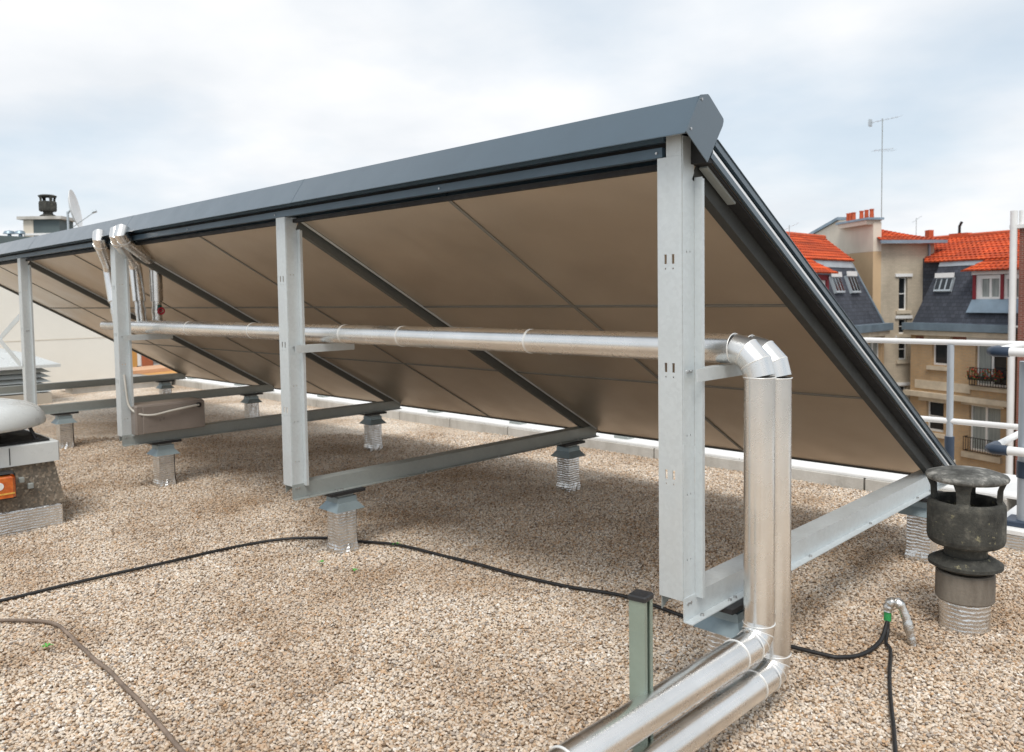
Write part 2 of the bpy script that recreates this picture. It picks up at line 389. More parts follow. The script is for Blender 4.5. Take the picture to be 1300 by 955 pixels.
grav = gm.build('gravel', 'gravel', kind='stuff'); grav['label'] = 'loose beige and tan pebble gravel covering the flat roof'; grav['category'] = 'gravel'
me = grav.data; me.materials.append(M['pebble'])
at_ = me.attributes.new('dens', 'FLOAT', 'POINT'); at_.data.foreach_set('value', dens)
g = bpy.data.node_groups.new('pebbles', 'GeometryNodeTree')
g.interface.new_socket('Geometry', in_out='INPUT', socket_type='NodeSocketGeometry'); g.interface.new_socket('Geometry', in_out='OUTPUT', socket_type='NodeSocketGeometry')
def G(t, **k):
    x = g.nodes.new(t)
    for a_, v in k.items(): setattr(x, a_, v)
    return x
gi = G('NodeGroupInput'); go = G('NodeGroupOutput'); LK = g.links.new
na = G('GeometryNodeInputNamedAttribute', data_type='FLOAT'); na.inputs['Name'].default_value = 'dens'
mu = G('ShaderNodeMath', operation='MULTIPLY'); LK(na.outputs[0], mu.inputs[0]); mu.inputs[1].default_value = 10200.
dp = G('GeometryNodeDistributePointsOnFaces'); LK(gi.outputs[0], dp.inputs['Mesh']); LK(mu.outputs[0], dp.inputs['Density'])
gti = G('GeometryNodeGeometryToInstance')
for k in range(4):
    ic = G('GeometryNodeMeshIcoSphere'); ic.inputs['Radius'].default_value = .0078; ic.inputs['Subdivisions'].default_value = 2
    pos = G('GeometryNodeInputPosition'); no = G('ShaderNodeTexNoise', noise_dimensions='4D'); no.inputs['W'].default_value = k * 3.7; no.inputs['Scale'].default_value = 85.; no.inputs['Detail'].default_value = 1.
    LK(pos.outputs[0], no.inputs['Vector'])
    sub = G('ShaderNodeVectorMath', operation='SUBTRACT'); LK(no.outputs['Color'], sub.inputs[0]); sub.inputs[1].default_value = (.5, .5, .5)
    sc = G('ShaderNodeVectorMath', operation='SCALE'); LK(sub.outputs[0], sc.inputs[0]); sc.inputs['Scale'].default_value = .011
    sp_ = G('GeometryNodeSetPosition'); LK(ic.outputs['Mesh'], sp_.inputs['Geometry']); LK(sc.outputs[0], sp_.inputs['Offset'])
    ss_ = G('GeometryNodeSetShadeSmooth'); LK(sp_.outputs[0], ss_.inputs[0]); ss_.inputs['Shade Smooth'].default_value = False
    sm_ = G('GeometryNodeSetMaterial'); LK(ss_.outputs[0], sm_.inputs[0]); sm_.inputs['Material'].default_value = M['pebble']
    LK(sm_.outputs[0], gti.inputs[0])
iop = G('GeometryNodeInstanceOnPoints'); LK(dp.outputs['Points'], iop.inputs['Points']); LK(gti.outputs[0], iop.inputs['Instance'])
iop.inputs['Pick Instance'].default_value = True
ri = G('FunctionNodeRandomValue', data_type='INT'); ri.inputs[4].default_value = 0; ri.inputs[5].default_value = 3; LK(ri.outputs[2], iop.inputs['Instance Index'])
rr_ = G('FunctionNodeRandomValue', data_type='FLOAT_VECTOR'); rr_.inputs[0].default_value = (-.55, -.55, 0); rr_.inputs[1].default_value = (.55, .55, 6.28); rr_.inputs['Seed'].default_value = 3
LK(rr_.outputs[0], iop.inputs['Rotation'])
rs = G('FunctionNodeRandomValue', data_type='FLOAT_VECTOR'); rs.inputs[0].default_value = (.5, .45, .35); rs.inputs[1].default_value = (1.2, 1.12, .7); rs.inputs['Seed'].default_value = 5
LK(rs.outputs[0], iop.inputs['Scale'])
rz = G('FunctionNodeRandomValue', data_type='FLOAT_VECTOR'); rz.inputs[0].default_value = (0, 0, .002); rz.inputs[1].default_value = (0, 0, .013); rz.inputs['Seed'].default_value = 9
ti = G('GeometryNodeTranslateInstances'); LK(iop.outputs[0], ti.inputs[0]); LK(rz.outputs[0], ti.inputs['Translation']); ti.inputs['Local Space'].default_value = False
jn = G('GeometryNodeJoinGeometry'); LK(gi.outputs[0], jn.inputs[0]); LK(ti.outputs[0], jn.inputs[0]); LK(jn.outputs[0], go.inputs[0])
md = grav.modifiers.new('pebbles', 'NODES'); md.node_group = g

# ------------------------------------------------------------------ parapets
t = thing('parapet', (5, -4.2, 0), 'low concrete kerb with white membrane coping along the far roof edge behind the panels', 'parapet')
mb = MB(); x = -.1
while x < 14:
    mb.bevbox(x, x + .984, -4.4, -4.01, -.05, .095, .006); x += 1.0
mb.build('kerb_block', 'parapet_concrete', t, t.location)
mb = MB(); x = -3.
while x < 14.3:
    mb.bevbox(x, x + 2.494, -4.78, -4.03, .097, .122 + .0, .01); x += 2.5
mb.build('coping', 'white_membrane', t, t.location)
t = thing('parapet', (14.2, -3.5, 0), 'short white topped kerb closing the far end of the roof by the white wall', 'parapet')
MB().bevbox(13.9, 14.3, -3.95, -2.2, -.05, .1).build('kerb_block', 'parapet_concrete', t, t.location)
MB().bevbox(13.85, 14.6, -4.0, -2.15, .102, .128).build('coping', 'white_membrane', t, t.location)
t = thing('roof_upstand', (-1.5, -3.4, 0), 'raised white membrane pad with foil edge beneath the right hand guardrail post', 'roof upstand')
MB().bevbox(-3.6, -.22, -3.72, -3.06, .1, .135, .012).build('pad_top', 'white_membrane', t, t.location)
MB().bevbox(-3.58, -.24, -3.7, -3.08, -.05, .098, .01).build('foil_edge', 'quilted_foil', t, t.location)

# ------------------------------------------------------------------ guardrails
def rail_post(root, x, y, zf, top=1.19):
    o = root.location
    p = MB().tube([(x, y, zf + .02), (x, y, top - .02)], .024, 14).build('post', 'grey_post', root, o)
    MB().tube([(x, y, .3), (x, y, .475)], .034, 14).build('sleeve', 'navy_sleeve', p, o)
    MB().tube([(x, y, zf + .03), (x, y, .298)], .042, 14).build('post_base', 'facade_plain', p, o)
    MB().bevbox(x - .09, x + .09, y - .06, y + .06, zf, zf + .028).build('foot', 'galvanised_dull', p, o)
t = thing('guardrail', (5, -4.2, .12), 'white two bar guardrail on navy sleeved posts along the far roof edge', 'guardrail')
YR = -4.17
for nm, z in (('top_rail', 1.188), ('middle_rail', .592)):
    MB().tube([(-.2, YR, z), (13.6, YR, z)], .0215, 14).build(nm, 'white_paint', t, t.location)
for x in (.32, 3.36, 4.87, 6.35, 8.95, 11.6, 13.5): rail_post(t, x, YR, .122)
t = thing('guardrail', (-.7, -3.3, .13), 'short guardrail return with navy elbow joints and grey post at the right edge', 'guardrail')
for nm, z in (('top_rail', 1.2), ('middle_rail', .6)):
    MB().tube([(-.215, -3.16, z), (-.215, YR - .03, z)], .0215, 14).build(nm, 'white_paint', t, t.location)
    MB().tube([(-.27, -3.1, z), (-2.6, -3.1, z)], .027, 14).build(nm, 'white_paint', t, t.location)
    MB().tube([(-.215, -3.24, z), (-.215, -3.12, z), (-.235, -3.1, z), (-.31, -3.1, z)], .031, 14).build('elbow_joint', 'navy_sleeve', t, t.location)
p = MB().tube([(-.39, -3.2, .16), (-.39, -3.2, 1.14)], .048, 20).build('post', 'grey_post', t, t.location)
MB().tube([(-.39, -3.2, .43), (-.39, -3.2, .53)], .054, 20).build('sleeve', 'navy_sleeve', p, t.location)
MB().bevbox(-.49, -.29, -3.29, -3.11, .137, .17).build('foot', 'navy_sleeve', p, t.location)

# ------------------------------------------------------------------ solar array
SL = .573; CA, SA = math.cos(math.atan(SL)), math.sin(math.atan(SL)); L0 = 2.7
def sp3(x, t_, n_):   # slope coordinates -> world; t along fall, n normal (upwards)
    return V((x, -.08 - t_ * CA - n_ * SA, 2.10 - SL * .08 - t_ * SA + n_ * CA))
TL = 3.3
def sbox(mb, x0, x1, t0, t1, n0, n1):
    return mb.prism([sp3(x0, t0, n0), sp3(x1, t0, n0), sp3(x1, t1, n0), sp3(x0, t1, n0)], sp3(0, 0, n1) - sp3(0, 0, n0))
arr = thing('solar_collector_array', (5.4, -1.4, .39), 'long tilted bank of solar collectors seen from behind on a galvanised frame', 'solar array')
ao = arr.location
XE = -.06; XF = 4 * L0 + .17
# eight collectors, each with three back sheets
bounds = [XE, L0 / 2, L0, 1.5 * L0, 2 * L0, 2.5 * L0, 3 * L0, 3.5 * L0, XF]
rows = [0, 1.075, 2.1, TL]
for i in range(8):
    a0, a1 = bounds[i] + .004, bounds[i + 1] - .004
    mb = MB(); sbox(mb, a0, a1, 0, TL, .004, .055)
    cp_ = mb.build('collector_panel', 'anthracite_paint', arr, ao)
    mb = MB(); sbox(mb, a0 + .02, a1 - .02, .05, TL - .03, .0555, .058); mb.build('glass', 'collector_glass', cp_, ao)
    for k in range(3):
        mb = MB(); sbox(mb, a0 + .003, a1 - .003, rows[k] + .004, rows[k + 1] - .004, -.0015 + .0006 * ((i + k) % 2), .0035)
        mb.build('back_sheet', 'collector_back', cp_, ao)
# seam strips
for i in (1, 3, 5, 7):
    mb = MB(); sbox(mb, bounds[i] - .011, bounds[i] + .011, .0, TL, -.007, -.003); mb.build('seam_strip', 'seam_metal', arr, ao)
for k in (1, 2):
    mb = MB(); sbox(mb, 0.01, XF, rows[k] - .011, rows[k] + .009, -.0025 - .004, -.0025); mb.build('seam_strip', 'seam_metal', arr, ao)
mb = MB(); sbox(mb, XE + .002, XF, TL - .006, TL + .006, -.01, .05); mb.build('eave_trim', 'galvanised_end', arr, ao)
# side flashings (near and far)
for (s_, xx) in ((-1, XE), (1, XF)):
    e = s_
    mb = MB(); sbox(mb, min(xx, xx + e * .01), max(xx, xx + e * .01), .0, TL, .0, .021); sbox(mb, min(xx, xx + e * .012), max(xx, xx + e * .012), 0, TL, .05, .074); sbox(mb, min(xx - e * .05, xx + e * .016), max(xx - e * .05, xx + e * .016), 0, TL + .01, .0742, .0765)
    mb.build('side_flashing', 'anthracite_paint', arr, ao)
    mb = MB(); sbox(mb, min(xx, xx + e * .006), max(xx, xx + e * .006), .0, TL - .02, .0212, .036); mb.build('edge_profile', 'aluminium_edge', arr, ao)
    mb = MB(); sbox(mb, min(xx, xx - e * .012), max(xx, xx - e * .012), .0, TL - .01, .0562, .0735); mb.build('edge_gasket', 'black_gap', arr, ao)
# frames
def zprof(mb, pts, th, frame):  # open profile strip: list of 2D pts, extrude via frame(p2)->(a,b)
    for (p, q) in zip(pts[:-1], pts[1:]):
        d = V((q[0] - p[0], q[1] - p[1])); n_ = V((-d.y, d.x)).normalized() * th
        a, b = frame
        quad = [a(p), a(q), a((q[0] + n_.x, q[1] + n_.y)), a((p[0] + n_.x, p[1] + n_.y))]
        mb.prism(quad, b(p) - a(p))
for i in range(5):
    x = i * L0
    mb = MB()
    slots = []
    for z in (1.70, 1.31, .92):
        for dx_ in (.036, .068): slots += [(x + dx_ - .0055, x + dx_ + .0055, z - .017, z + .017), (x + dx_ - .0025, x + dx_ + .0025, z - .037, z - .031)]
    # front flange (faces +Y), with slots
    put = lambda s_, i_, z_: V((s_, -i_, z_))
    if i == 0:
        plate(mb, x, x + .101, .464, 2.062, slots, put, .004); mb.box(x, x + .063, -.004, 0, 2.0625, 2.17)
    else: plate(mb, x, x + .101, .464, 2.062, slots, put, .004)
    mb.box(x + .098, x + .101, -.016, -.0042, .47, 2.055)         # stiffening lip
    wt = 2.13 if i == 0 else 2.06
    wh = [(-.05 + d_, -.045 + d_, z - .004, z + .004) for z in (1.724, 1.065, .85, .61) for d_ in (0, .022)]
    plate(mb, -.076, 0.0, .43, wt, [(h[0], h[1], h[2], h[3]) for h in wh], lambda s_, i_, z_: V((x - .0 - .004 + i_, s_ if s_ < -.001 else -.0045, z_)), .0038)
    mb.box(x - .036, x - .0045, -.08, -.076, .463, 1.99)          # rear flange
    mb.box(x - .036, x - .033, -.092, -.0802, .463, 1.985)
    po = mb.build('post', 'galvanised_steel', arr, ao)
    for (yy, zz) in ((-.03, 1.296), (-.05, 1.296), (-.022, .452), (-.04, .452)):
        MB().tube([(x - .011, yy, zz), (x - .0035, yy, zz)], .0065, 6).build('bolt', 'steel_bolt', po, ao)
    # base beam: Z section
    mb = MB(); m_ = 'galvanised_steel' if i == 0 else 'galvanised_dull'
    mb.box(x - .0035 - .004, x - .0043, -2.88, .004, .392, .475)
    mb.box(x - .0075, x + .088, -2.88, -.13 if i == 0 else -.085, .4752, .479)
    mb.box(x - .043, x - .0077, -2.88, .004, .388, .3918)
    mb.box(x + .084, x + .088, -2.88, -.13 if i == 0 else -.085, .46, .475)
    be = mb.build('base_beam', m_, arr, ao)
    for yy in (-.09, -.29, -.33, -1.0, -1.7, -2.4, -2.62): MB().tube([(x - .025, yy, .3915), (x - .025, yy, .4)], .008, 6).build('bolt', 'steel_bolt', be, ao)
    # rafter: Z section below the collectors
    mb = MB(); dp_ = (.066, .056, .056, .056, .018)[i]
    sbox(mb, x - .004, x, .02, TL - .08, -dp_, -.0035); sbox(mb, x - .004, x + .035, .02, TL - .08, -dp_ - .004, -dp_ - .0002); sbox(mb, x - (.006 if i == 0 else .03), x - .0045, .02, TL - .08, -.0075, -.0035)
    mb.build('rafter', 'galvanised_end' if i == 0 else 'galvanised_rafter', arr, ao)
    if 0 < i < 4:
        mb = MB(); sbox(mb, x - .034, x - .0305, .02, TL - .1, -.016, -.0036); mb.build('rafter_lip', 'galvanised_steel', arr, ao)
    # stub under the foot of the post
    mb = MB(); mb.prism([(x + .1, -.012, .462), (x + .1, -.012, .41), (x + .097, -.1, .462)], (-.004, 0, 0)); mb.build('foot_plate', 'galvanised_dull', arr, ao)
# bracket arms carrying the pipes
for i in (0, 1, 2):
    x = i * L0
    mb = MB(); mb.box(x - .05, x - .046, -.43, -.02, 1.262, 1.308); mb.box(x - .0455, x - .006, -.43, -.081, 1.262, 1.266); mb.box(x - .0455, x - .006, -.43, -.081, 1.304, 1.308)
    mb.build('pipe_bracket', 'galvanised_steel', arr, ao)
# X bracing between the last two frames, clear in front of the wall
for (z0, z1) in ((1.44, .9), (.93, 1.47)):
    mb = MB(); a_ = V((3 * L0 + .101, .004, z0)); b_ = V((3 * L0 + 1.9, .004, z1 if z0 > z1 else z1))
    b_ = V((4 * L0 + .02, .004, z0 + (z1 - z0) * 1.5)); off = V((0, .0, .035)); yy = 0.006 if z0 > z1 else .011
    a_.y = b_.y = yy
    mb.prism([a_ - off, b_ - off, b_ + off, a_ + off], (0, .004, 0)); mb.build('brace', 'galvanised_steel', arr, ao)
# rails under the cap
mb = MB(); mb.box(.078, XF - .1, -.025, .004, 2.0635, 2.0985); mb.build('upper_rail', 'anthracite_rail', arr, ao)
mb = MB(); mb.box(.068, XF - .1, -.05, -.026, 2.066, 2.13); mb.box(.06, XF - .1, -.077, -.0505, 2.03, 2.05); mb.build('rail_recess_shade', 'black_gap', arr, ao)  # black strips paint the shade in the recesses between and below the rails
mb = MB(); mb.box(.07, XF - .1, -.024, .008, 2.117, 2.134); mb.build('upper_rail', 'anthracite_rail', arr, ao)
for i in range(4):
    for dx_ in (.1, 1.3): MB().tube([(i * L0 + dx_, .009, 2.08), (i * L0 + dx_, .003, 2.08)], .005, 6).build('bolt', 'steel_bolt', arr, ao)
mb = MB(); mb.box(-.066, .06, -.1, -.055, 2.035, 2.2); mb.build('cap_shade_box', 'black_gap', arr, ao)  # added black box: shade under the cap end, closes the sky gap
mb = MB(); sbox(mb, -.045, -.012, .03, .26, -.02, -.0122); mb.build('packing_strip', 'galvanised_dull', arr, ao)
mb = MB(); sbox(mb, XE + .004, -.0065, .0, TL - .02, -.012, -.002); mb.build('edge_soffit', 'black_gap', arr, ao)
# ridge cap
PR = [(.08, 2.118), (-.01, 2.257), (-.05, 2.266), (-.062, 2.262), (-.157, 2.197), (-.105, 2.135)]
joints = [-.068, 2.62, 5.13, 7.64, 10.15, XF + .02]
def shell(mb, xa, xb, off_=0.):
    cen = (-.04, 2.19)
    P_ = [(y + (y - cen[0]) * off_, z + (z - cen[1]) * off_) for y, z in PR]
    Q_ = [(y - (y - cen[0]) * .02, z - (z - cen[1]) * .02) for y, z in P_]
    for k in range(len(P_) - 1):
        mb.prism([(xa, *P_[k]), (xa, *P_[k + 1]), (xa, *Q_[k + 1]), (xa, *Q_[k])], (xb - xa, 0, 0))
    mb.prism([(xa, P_[0][0], P_[0][1]), (xa, P_[0][0] - .03, P_[0][1] + .004), (xa, P_[0][0] - .03, P_[0][1] + .007), (xa, P_[0][0], P_[0][1] + .003)], (xb - xa, 0, 0))
for k in range(5):
    mb = MB(); shell(mb, joints[k] + .002, joints[k + 1] - .002); rc = mb.build('ridge_cap', 'anthracite_paint', arr, ao)
    if k < 4:
        mb = MB(); shell(mb, joints[k + 1] - .13, joints[k + 1] + .012, .012); mb.build('joint_cover', 'anthracite_paint', rc, ao)
for xx, d_ in ((-.07, -.003), (XF + .022, .003)):
    mb = MB(); mb.prism([(xx, .085, 2.123), (xx, -.008, 2.259), (xx, -.056, 2.269), (xx, -.066, 2.265), (xx, -.16, 2.2), (xx, -.162, 2.19), (xx, -.155, 2.172), (xx, -.052, 2.033)], (d_, 0, 0))
    ep = mb.build('end_plate', 'anthracite_paint', arr, ao)
    s_ = 1 if d_ > 0 else -1
    for (yy, zz) in ((.055, 2.135), (-.015, 2.245)): MB().tube([(xx + d_, yy, zz), (xx + d_ + s_ * .003, yy, zz)], .005, 8).build('screw', 'steel_bolt', ep, ao)

# ------------------------------------------------------------------ pedestals
def mk_ped(label):
    r = thing('support_pedestal', (0, 0, 0), label, 'pedestal', 'foil wrapped pedestals under the array')
    h = .065
    vs = []; n = 7; seg = 4
    rng = random.Random(3)
    mb = MB()
    ringz = [-.03, .02, .06, .11, .16, .21, .25, .285]
    rings = []
    for z in ringz:
        ring = []
        for k in range(24):
            a_ = 2 * math.pi * k / 24 + math.pi / 4; c, s_ = math.cos(a_), math.sin(a_); m2 = max(abs(c), abs(s_)); rad = h / m2 * (1 - .1 * (1 - m2 * m2 < .2) * 0)
            rad = min(rad, h * 1.40); rad += rng.uniform(-.0012, .0016) + (.012 if z < .03 else 0) * rng.random()
            ring.append((c * rad, s_ * rad, z))
        rings.append(ring)
    mb.add(sum(rings, []), [(i * 24 + k, i * 24 + (k + 1) % 24, (i + 1) * 24 + (k + 1) % 24, (i + 1) * 24 + k) for i in range(len(rings) - 1) for k in range(24)], False)
    mb.build('foil_wrap', 'quilted_foil', r)
    # flared sheet metal hat
    mb = MB(); prof = [(.105, .272), (.1, .277), (.068, .318), (.066, .352)]
    for (r0, z0), (r1, z1) in zip(prof[:-1], prof[1:]):
        mb.add([(r0, r0, z0), (-r0, r0, z0), (-r0, -r0, z0), (r0, -r0, z0), (r1, r1, z1), (-r1, r1, z1), (-r1, -r1, z1), (r1, -r1, z1)], [(0, 1, 5, 4), (1, 2, 6, 5), (2, 3, 7, 6), (3, 0, 4, 7)])
    mb.add([(.066, .066, .352), (-.066, .066, .352), (-.066, -.066, .352), (.066, -.066, .352)], [(0, 1, 2, 3)])
    mb.add([(.105, .105, .272), (-.105, .105, .272), (-.105, -.105, .272), (.105, -.105, .272)], [(3, 2, 1, 0)])
    mb.build('flared_hat', 'galvanised_hat', r)
    MB().bevbox(-.055, .055, -.055, .055, .3525, .368, .004).build('head_plate', 'galvanised_dull', r)
    mb = MB(); mb.box(-.075, .06, -.13, .12, .3685, .3875); mb.build('rubber_pad', 'black_rubber', r)
    mb = MB(); mb.tube(spline([(-.04, -.074, .27), (-.042, -.073, .15), (-.045, -.074, .05), (-.04, -.082, .005)], 4), .007, 8); mb.build('cable', 'cable_black', r)
    return r
def clone(r, loc, label, rotz=0):
    c = r.copy(); COL.objects.link(c); c.location = loc; c['label'] = label; c.rotation_euler = (0, 0, rotz)
    for ch in r.children:
        d = ch.copy(); COL.objects.link(d); d.parent = c
        for gch in ch.children: e = gch.copy(); COL.objects.link(e); e.parent = d
    return c
pl = [((0, -.34), 'foil wrapped pedestal beside the bottom pipe elbows, under the nearest post'),
      ((2.7, -.34), 'foil wrapped pedestal in mid gravel with the black cable passing its foot'),
      ((5.42, -.34), 'foil wrapped pedestal below the grey plastic enclosure'),
      ((8.12, -.36), 'foil wrapped pedestal just behind the white domed ventilator'),
      ((0, -2.56), 'foil wrapped pedestal just left of the dark chimney cowl'),
      ((2.7, -2.52), 'foil wrapped pedestal under the low end of the second beam from the right'),
      ((5.4, -2.52), 'foil wrapped pedestal under the low end of the third beam, left of centre'),
      ((8.1, -2.56), 'foil wrapped pedestal right of the grey enclosure, under the fourth beam end'),
      ((10.8, -2.56), 'farthest foil wrapped pedestal, small, behind the grey enclosure')]
p0 = mk_ped(pl[0][1]); p0.location = (pl[0][0][0] + .0, pl[0][0][1], 0)
for (xy, lb) in pl[1:]: clone(p0, (xy[0] + .0, xy[1], 0), lb)

# ------------------------------------------------------------------ insulated pipes
PRAD = .055
def arc(c, a, b, r, n):  # polyline of gored elbow from direction a to b around corner c
    c = V(c); a = V(a); b = V(b); cen = c - a * r + b * r; pts = []
    for k in range(n + 1):
        th = math.pi / 2 * k / n
        pts.append(cen - b * r * math.cos(th) + a * r * math.sin(th))
    return pts
def pipe_system(label, Y, zb, xend, risers, yend, ZZ=1.37):
    r = thing('insulated_pipe', (-.175, Y, 0), label, 'pipe', 'insulated pipes behind the array'); o = r.location
    XV = -.175; Z = ZZ
    mb = MB(); mb.tube([(xend, Y, Z), (XV + .1, Y, Z)], PRAD, 36, caps=True); run = mb.build('horizontal_run', 'cladding', r, o)
    e1 = arc((XV, Y, Z), (-1, 0, 0), (0, 0, -1), .1, 3)
    mb = MB(); mb.tube(e1, PRAD + .0015, 36, caps=False, mitre=True)
    el = mb.build('elbow', 'cladding', r, o)
    for p, d in ((e1[0], V((1, 0, 0))), (e1[1], e1[2] - e1[0]), (e1[2], e1[3] - e1[1]), (e1[3], V((0, 0, 1)))): MB().torus(p, d, PRAD + .0015, .0024).build('seam_bead', 'bead_metal', el, o)
    mb = MB(); mb.tube([(XV, Y, Z - .1), (XV, Y, zb + .07)], PRAD, 36); mb.build('vertical_run', 'cladding', r, o)
    e2 = arc((XV, Y, zb), (0, 0, -1), (0, 1, 0), .07, 3)
    mb = MB(); mb.tube(e2, PRAD + .0015, 36, caps=False, mitre=True)
    el = mb.build('elbow', 'cladding', r, o)
    for p, d in ((e2[0], V((0, 0, 1))), (e2[1], e2[2] - e2[0]), (e2[2], e2[3] - e2[1]), (e2[3], V((0, 1, 0)))): MB().torus(p, d, PRAD + .0015, .0024).build('seam_bead', 'bead_metal', el, o)
    mb = MB(); mb.tube([(XV, Y + .07, zb), (XV, yend, zb)], PRAD, 36); mb.build('lower_run', 'cladding', r, o)
    # joint bands
    for xx in (1.9, 2.45, 3.55, 4.55, .95):
        mb = MB(); mb.tube([(xx - .0, Y, Z), (xx + .01, Y, Z)], PRAD + .0018, 36); mb.build('joint_band', 'bead_metal', r, o)
    for yy in (Y + .17, Y + 1.1):
        mb = MB(); mb.torus((XV, yy, zb), (0, 1, 0), PRAD + .001, .003); mb.build('joint_band', 'bead_metal', r, o)
    for (x, xt, xh, gate) in risers:
        zz = [Z + .03, 1.46, 1.5, 1.55, 1.6]; fx = lambda z: x + (xt - x) * (z - Z) / (1.87 - Z)
        mb = MB(); mb.tube([(fx(z), Y, z) for z in zz], .04, 20, radii=[.043, .04, .046, .038, .042]); mb.build('foil_sleeve', 'wrinkled_foil', r, o)
        mb = MB(); mb.tube([(fx(1.585), Y, 1.585), (xt, Y, 1.87)], .052, 28); mb.build('riser', 'cladding', r, o)
        la = lambda k, z: (xt + (xh - xt) * k, Y + (.03 - Y) * k, z)
        path = [(xt, Y, 1.87), la(.12, 1.925), la(.8, 2.02), la(1.08, 2.06), la(1.2, 2.1), la(1.14, 2.15)]
        mb = MB(); mb.tube(path, .05, 24, mitre=True); mb.build('riser_bend', 'cladding', r, o)
        mb = MB(); mb.tube([la(1.05, 2.052), la(1.1, 2.068)], .054, 20, mitre=True); mb.build('foil_collar', 'wrinkled_foil', r, o)
        if gate:
            mb = MB(); mb.tube([(x - .05, Y, 1.5), (x - .085, Y, 1.5)], .008, 8); mb.torus((x - .085, Y, 1.5), (1, 0, 0), .026, .007, 20, 8)
            for a_ in range(3): th = a_ * 2.1; mb.tube([(x - .085, Y, 1.5), (x - .085, Y + .026 * math.cos(th), 1.5 + .026 * math.sin(th))], .004, 6)
            v_ = mb.build('valve_wheel', 'valve_red', r, o)
            MB().tube([(x - .03, Y, 1.49), (x - .06, Y, 1.545)], .018, 10).build('valve_body', 'valve_green', v_, o)
    return r
f_ = pipe_system('front aluminium clad pipe running behind the posts and down at the near post', -.235, .295, 5.78, [(5.5, 5.6, 5.2, False), (6.05, 6.22, 5.62, True)], 2.2)
MB().tube([(5.78, -.235, 1.37), (6.4, -.235, 1.37)], .04, 20).build('pipe_stub', 'wrinkled_foil', f_, f_.location)
b_ = pipe_system('rear aluminium clad pipe, its elbow just right of the front one, lower at the bottom', -.365, .14, 5.7, [(5.5, 5.5, 5.04, True)], 2.2, 1.358)
# sticker on the front pipe
mb = MB()
for k in range(5):
    a0 = math.pi / 2 - .1 + k * .12; a1 = a0 + .12
    mb.add([(xx, -.235 + (PRAD + .0012) * math.cos(a), 1.37 + (PRAD + .0012) * math.sin(a)) for a in (a0, a1) for xx in (1.28, 1.5)], [(0, 1, 3, 2)])
lb_ = mb.build('pipe_label', 'label_white', f_, f_.location)
for k, (xa, xb) in enumerate(((1.31, 1.36), (1.4, 1.43), (1.44, 1.48))):
    mb = MB()
    a0 = math.pi / 2 + .05; mb.add([(xx, -.235 + (PRAD + .003) * math.cos(a), 1.37 + (PRAD + .003) * math.sin(a)) for a in (a0 - .12, a0 + .1) for xx in (xa, xb)], [(0, 1, 3, 2)])
    mb.build('label_print', 'label_yellow', lb_, f_.location)
# support cradles for the lower runs
# ------------------------------------------------------------------ enclosure on post three
t = thing('junction_enclosure', (5.4, -.36, .45), 'grey plastic cable enclosure fixed to the third post above the beam', 'electrical box'); o = t.location
MB().bevbox(5.3, 5.55, -.665, -.075, .478, .72, .012).build('box_body', 'cable_enclosure', t, o)
mb = MB(); mb.bevbox(5.285, 5.3, -.66, -.13, .485, .712, .006); mb.build('cover', 'cable_enclosure', t, o)
mb = MB(); mb.tube([(5.29, -.6, .68), (5.27, -.605, .68)], .022, 14); mb.build('cable_gland', 'black_rubber', t, o)
mb = MB(); mb.tube(spline([(5.385, -.03, .98), (5.37, -.035, .85), (5.36, -.05, .72), (5.31, -.1, .655), (5.27, -.2, .635), (5.26, -.35, .655), (5.262, -.5, .672), (5.272, -.6, .68)], 6), .009, 10); mb.build('cable', 'pvc_clear', t, o)
mb = MB(); mb.box(5.2835, 5.285, -.24, -.17, .54, .67); mb.build('label_plate', 'cable_enclosure', t, o)

# ------------------------------------------------------------------ cables on the gravel
def gz(pts, h=.012): return [(x, y, h + .004 * math.sin(7 * x + 5 * y)) for x, y in pts]
def wob(p, a=.008): 
    return [V(q) + V((a * mn.noise(V(q) * 3.1), a * mn.noise(V(q) * 3.1 + V((9, 0, 0))), 0)) for q in p]
mb = MB(); mb.tube(wob(spline(gz([(3.36, 1.9), (3.306, 1.389), (3.29, 1.01), (3.257, .587), (3.25, .093), (3.13, -.2), (2.972, -.385), (2.85, -.46)], .014), 10)), .009, 10)
mb.build('power_cable', 'cable_black', None, (3.2, .6, 0), label='black cable lying on the gravel from the left edge to the second pedestal', cat='cable', group='black cables on the gravel')
mb = MB(); mb.tube(wob(spline(gz([(2.795, -.47), (2.5, -.6), (2.141, -.672), (1.8, -.7), (1.516, -.715), (1.2, -.79), (.867, -.862), (.4, -.84), (-.002, -.865), (-.182, -.894)], .014), 10)) + spline([(-.182, -.894, .014), (-.25, -1.0, .012), (-.275, -1.15, .03), (-.268, -1.262, .09)], 8)[1:], .009, 10)
mb.build('power_cable', 'cable_black', None, (1.2, -.8, 0), label='black cable running under the array from the second pedestal to the green taped conduit', cat='cable', group='black cables on the gravel')
mb = MB(); mb.tube(wob(spline(gz([(3.2, 1.75), (3.0, 1.461), (2.769, 1.315), (2.56, 1.28), (2.388, 1.291), (2.1, 1.29), (1.921, 1.294), (1.395, 1.319), (1.007, 1.360), (0.630, 1.410)], .012), 10), .02), .0085, 10)
mb.build('old_hose', 'hose_brown', None, (2.4, 1.3, 0), label='weathered grey brown hose curving over the gravel at the lower left', cat='hose')
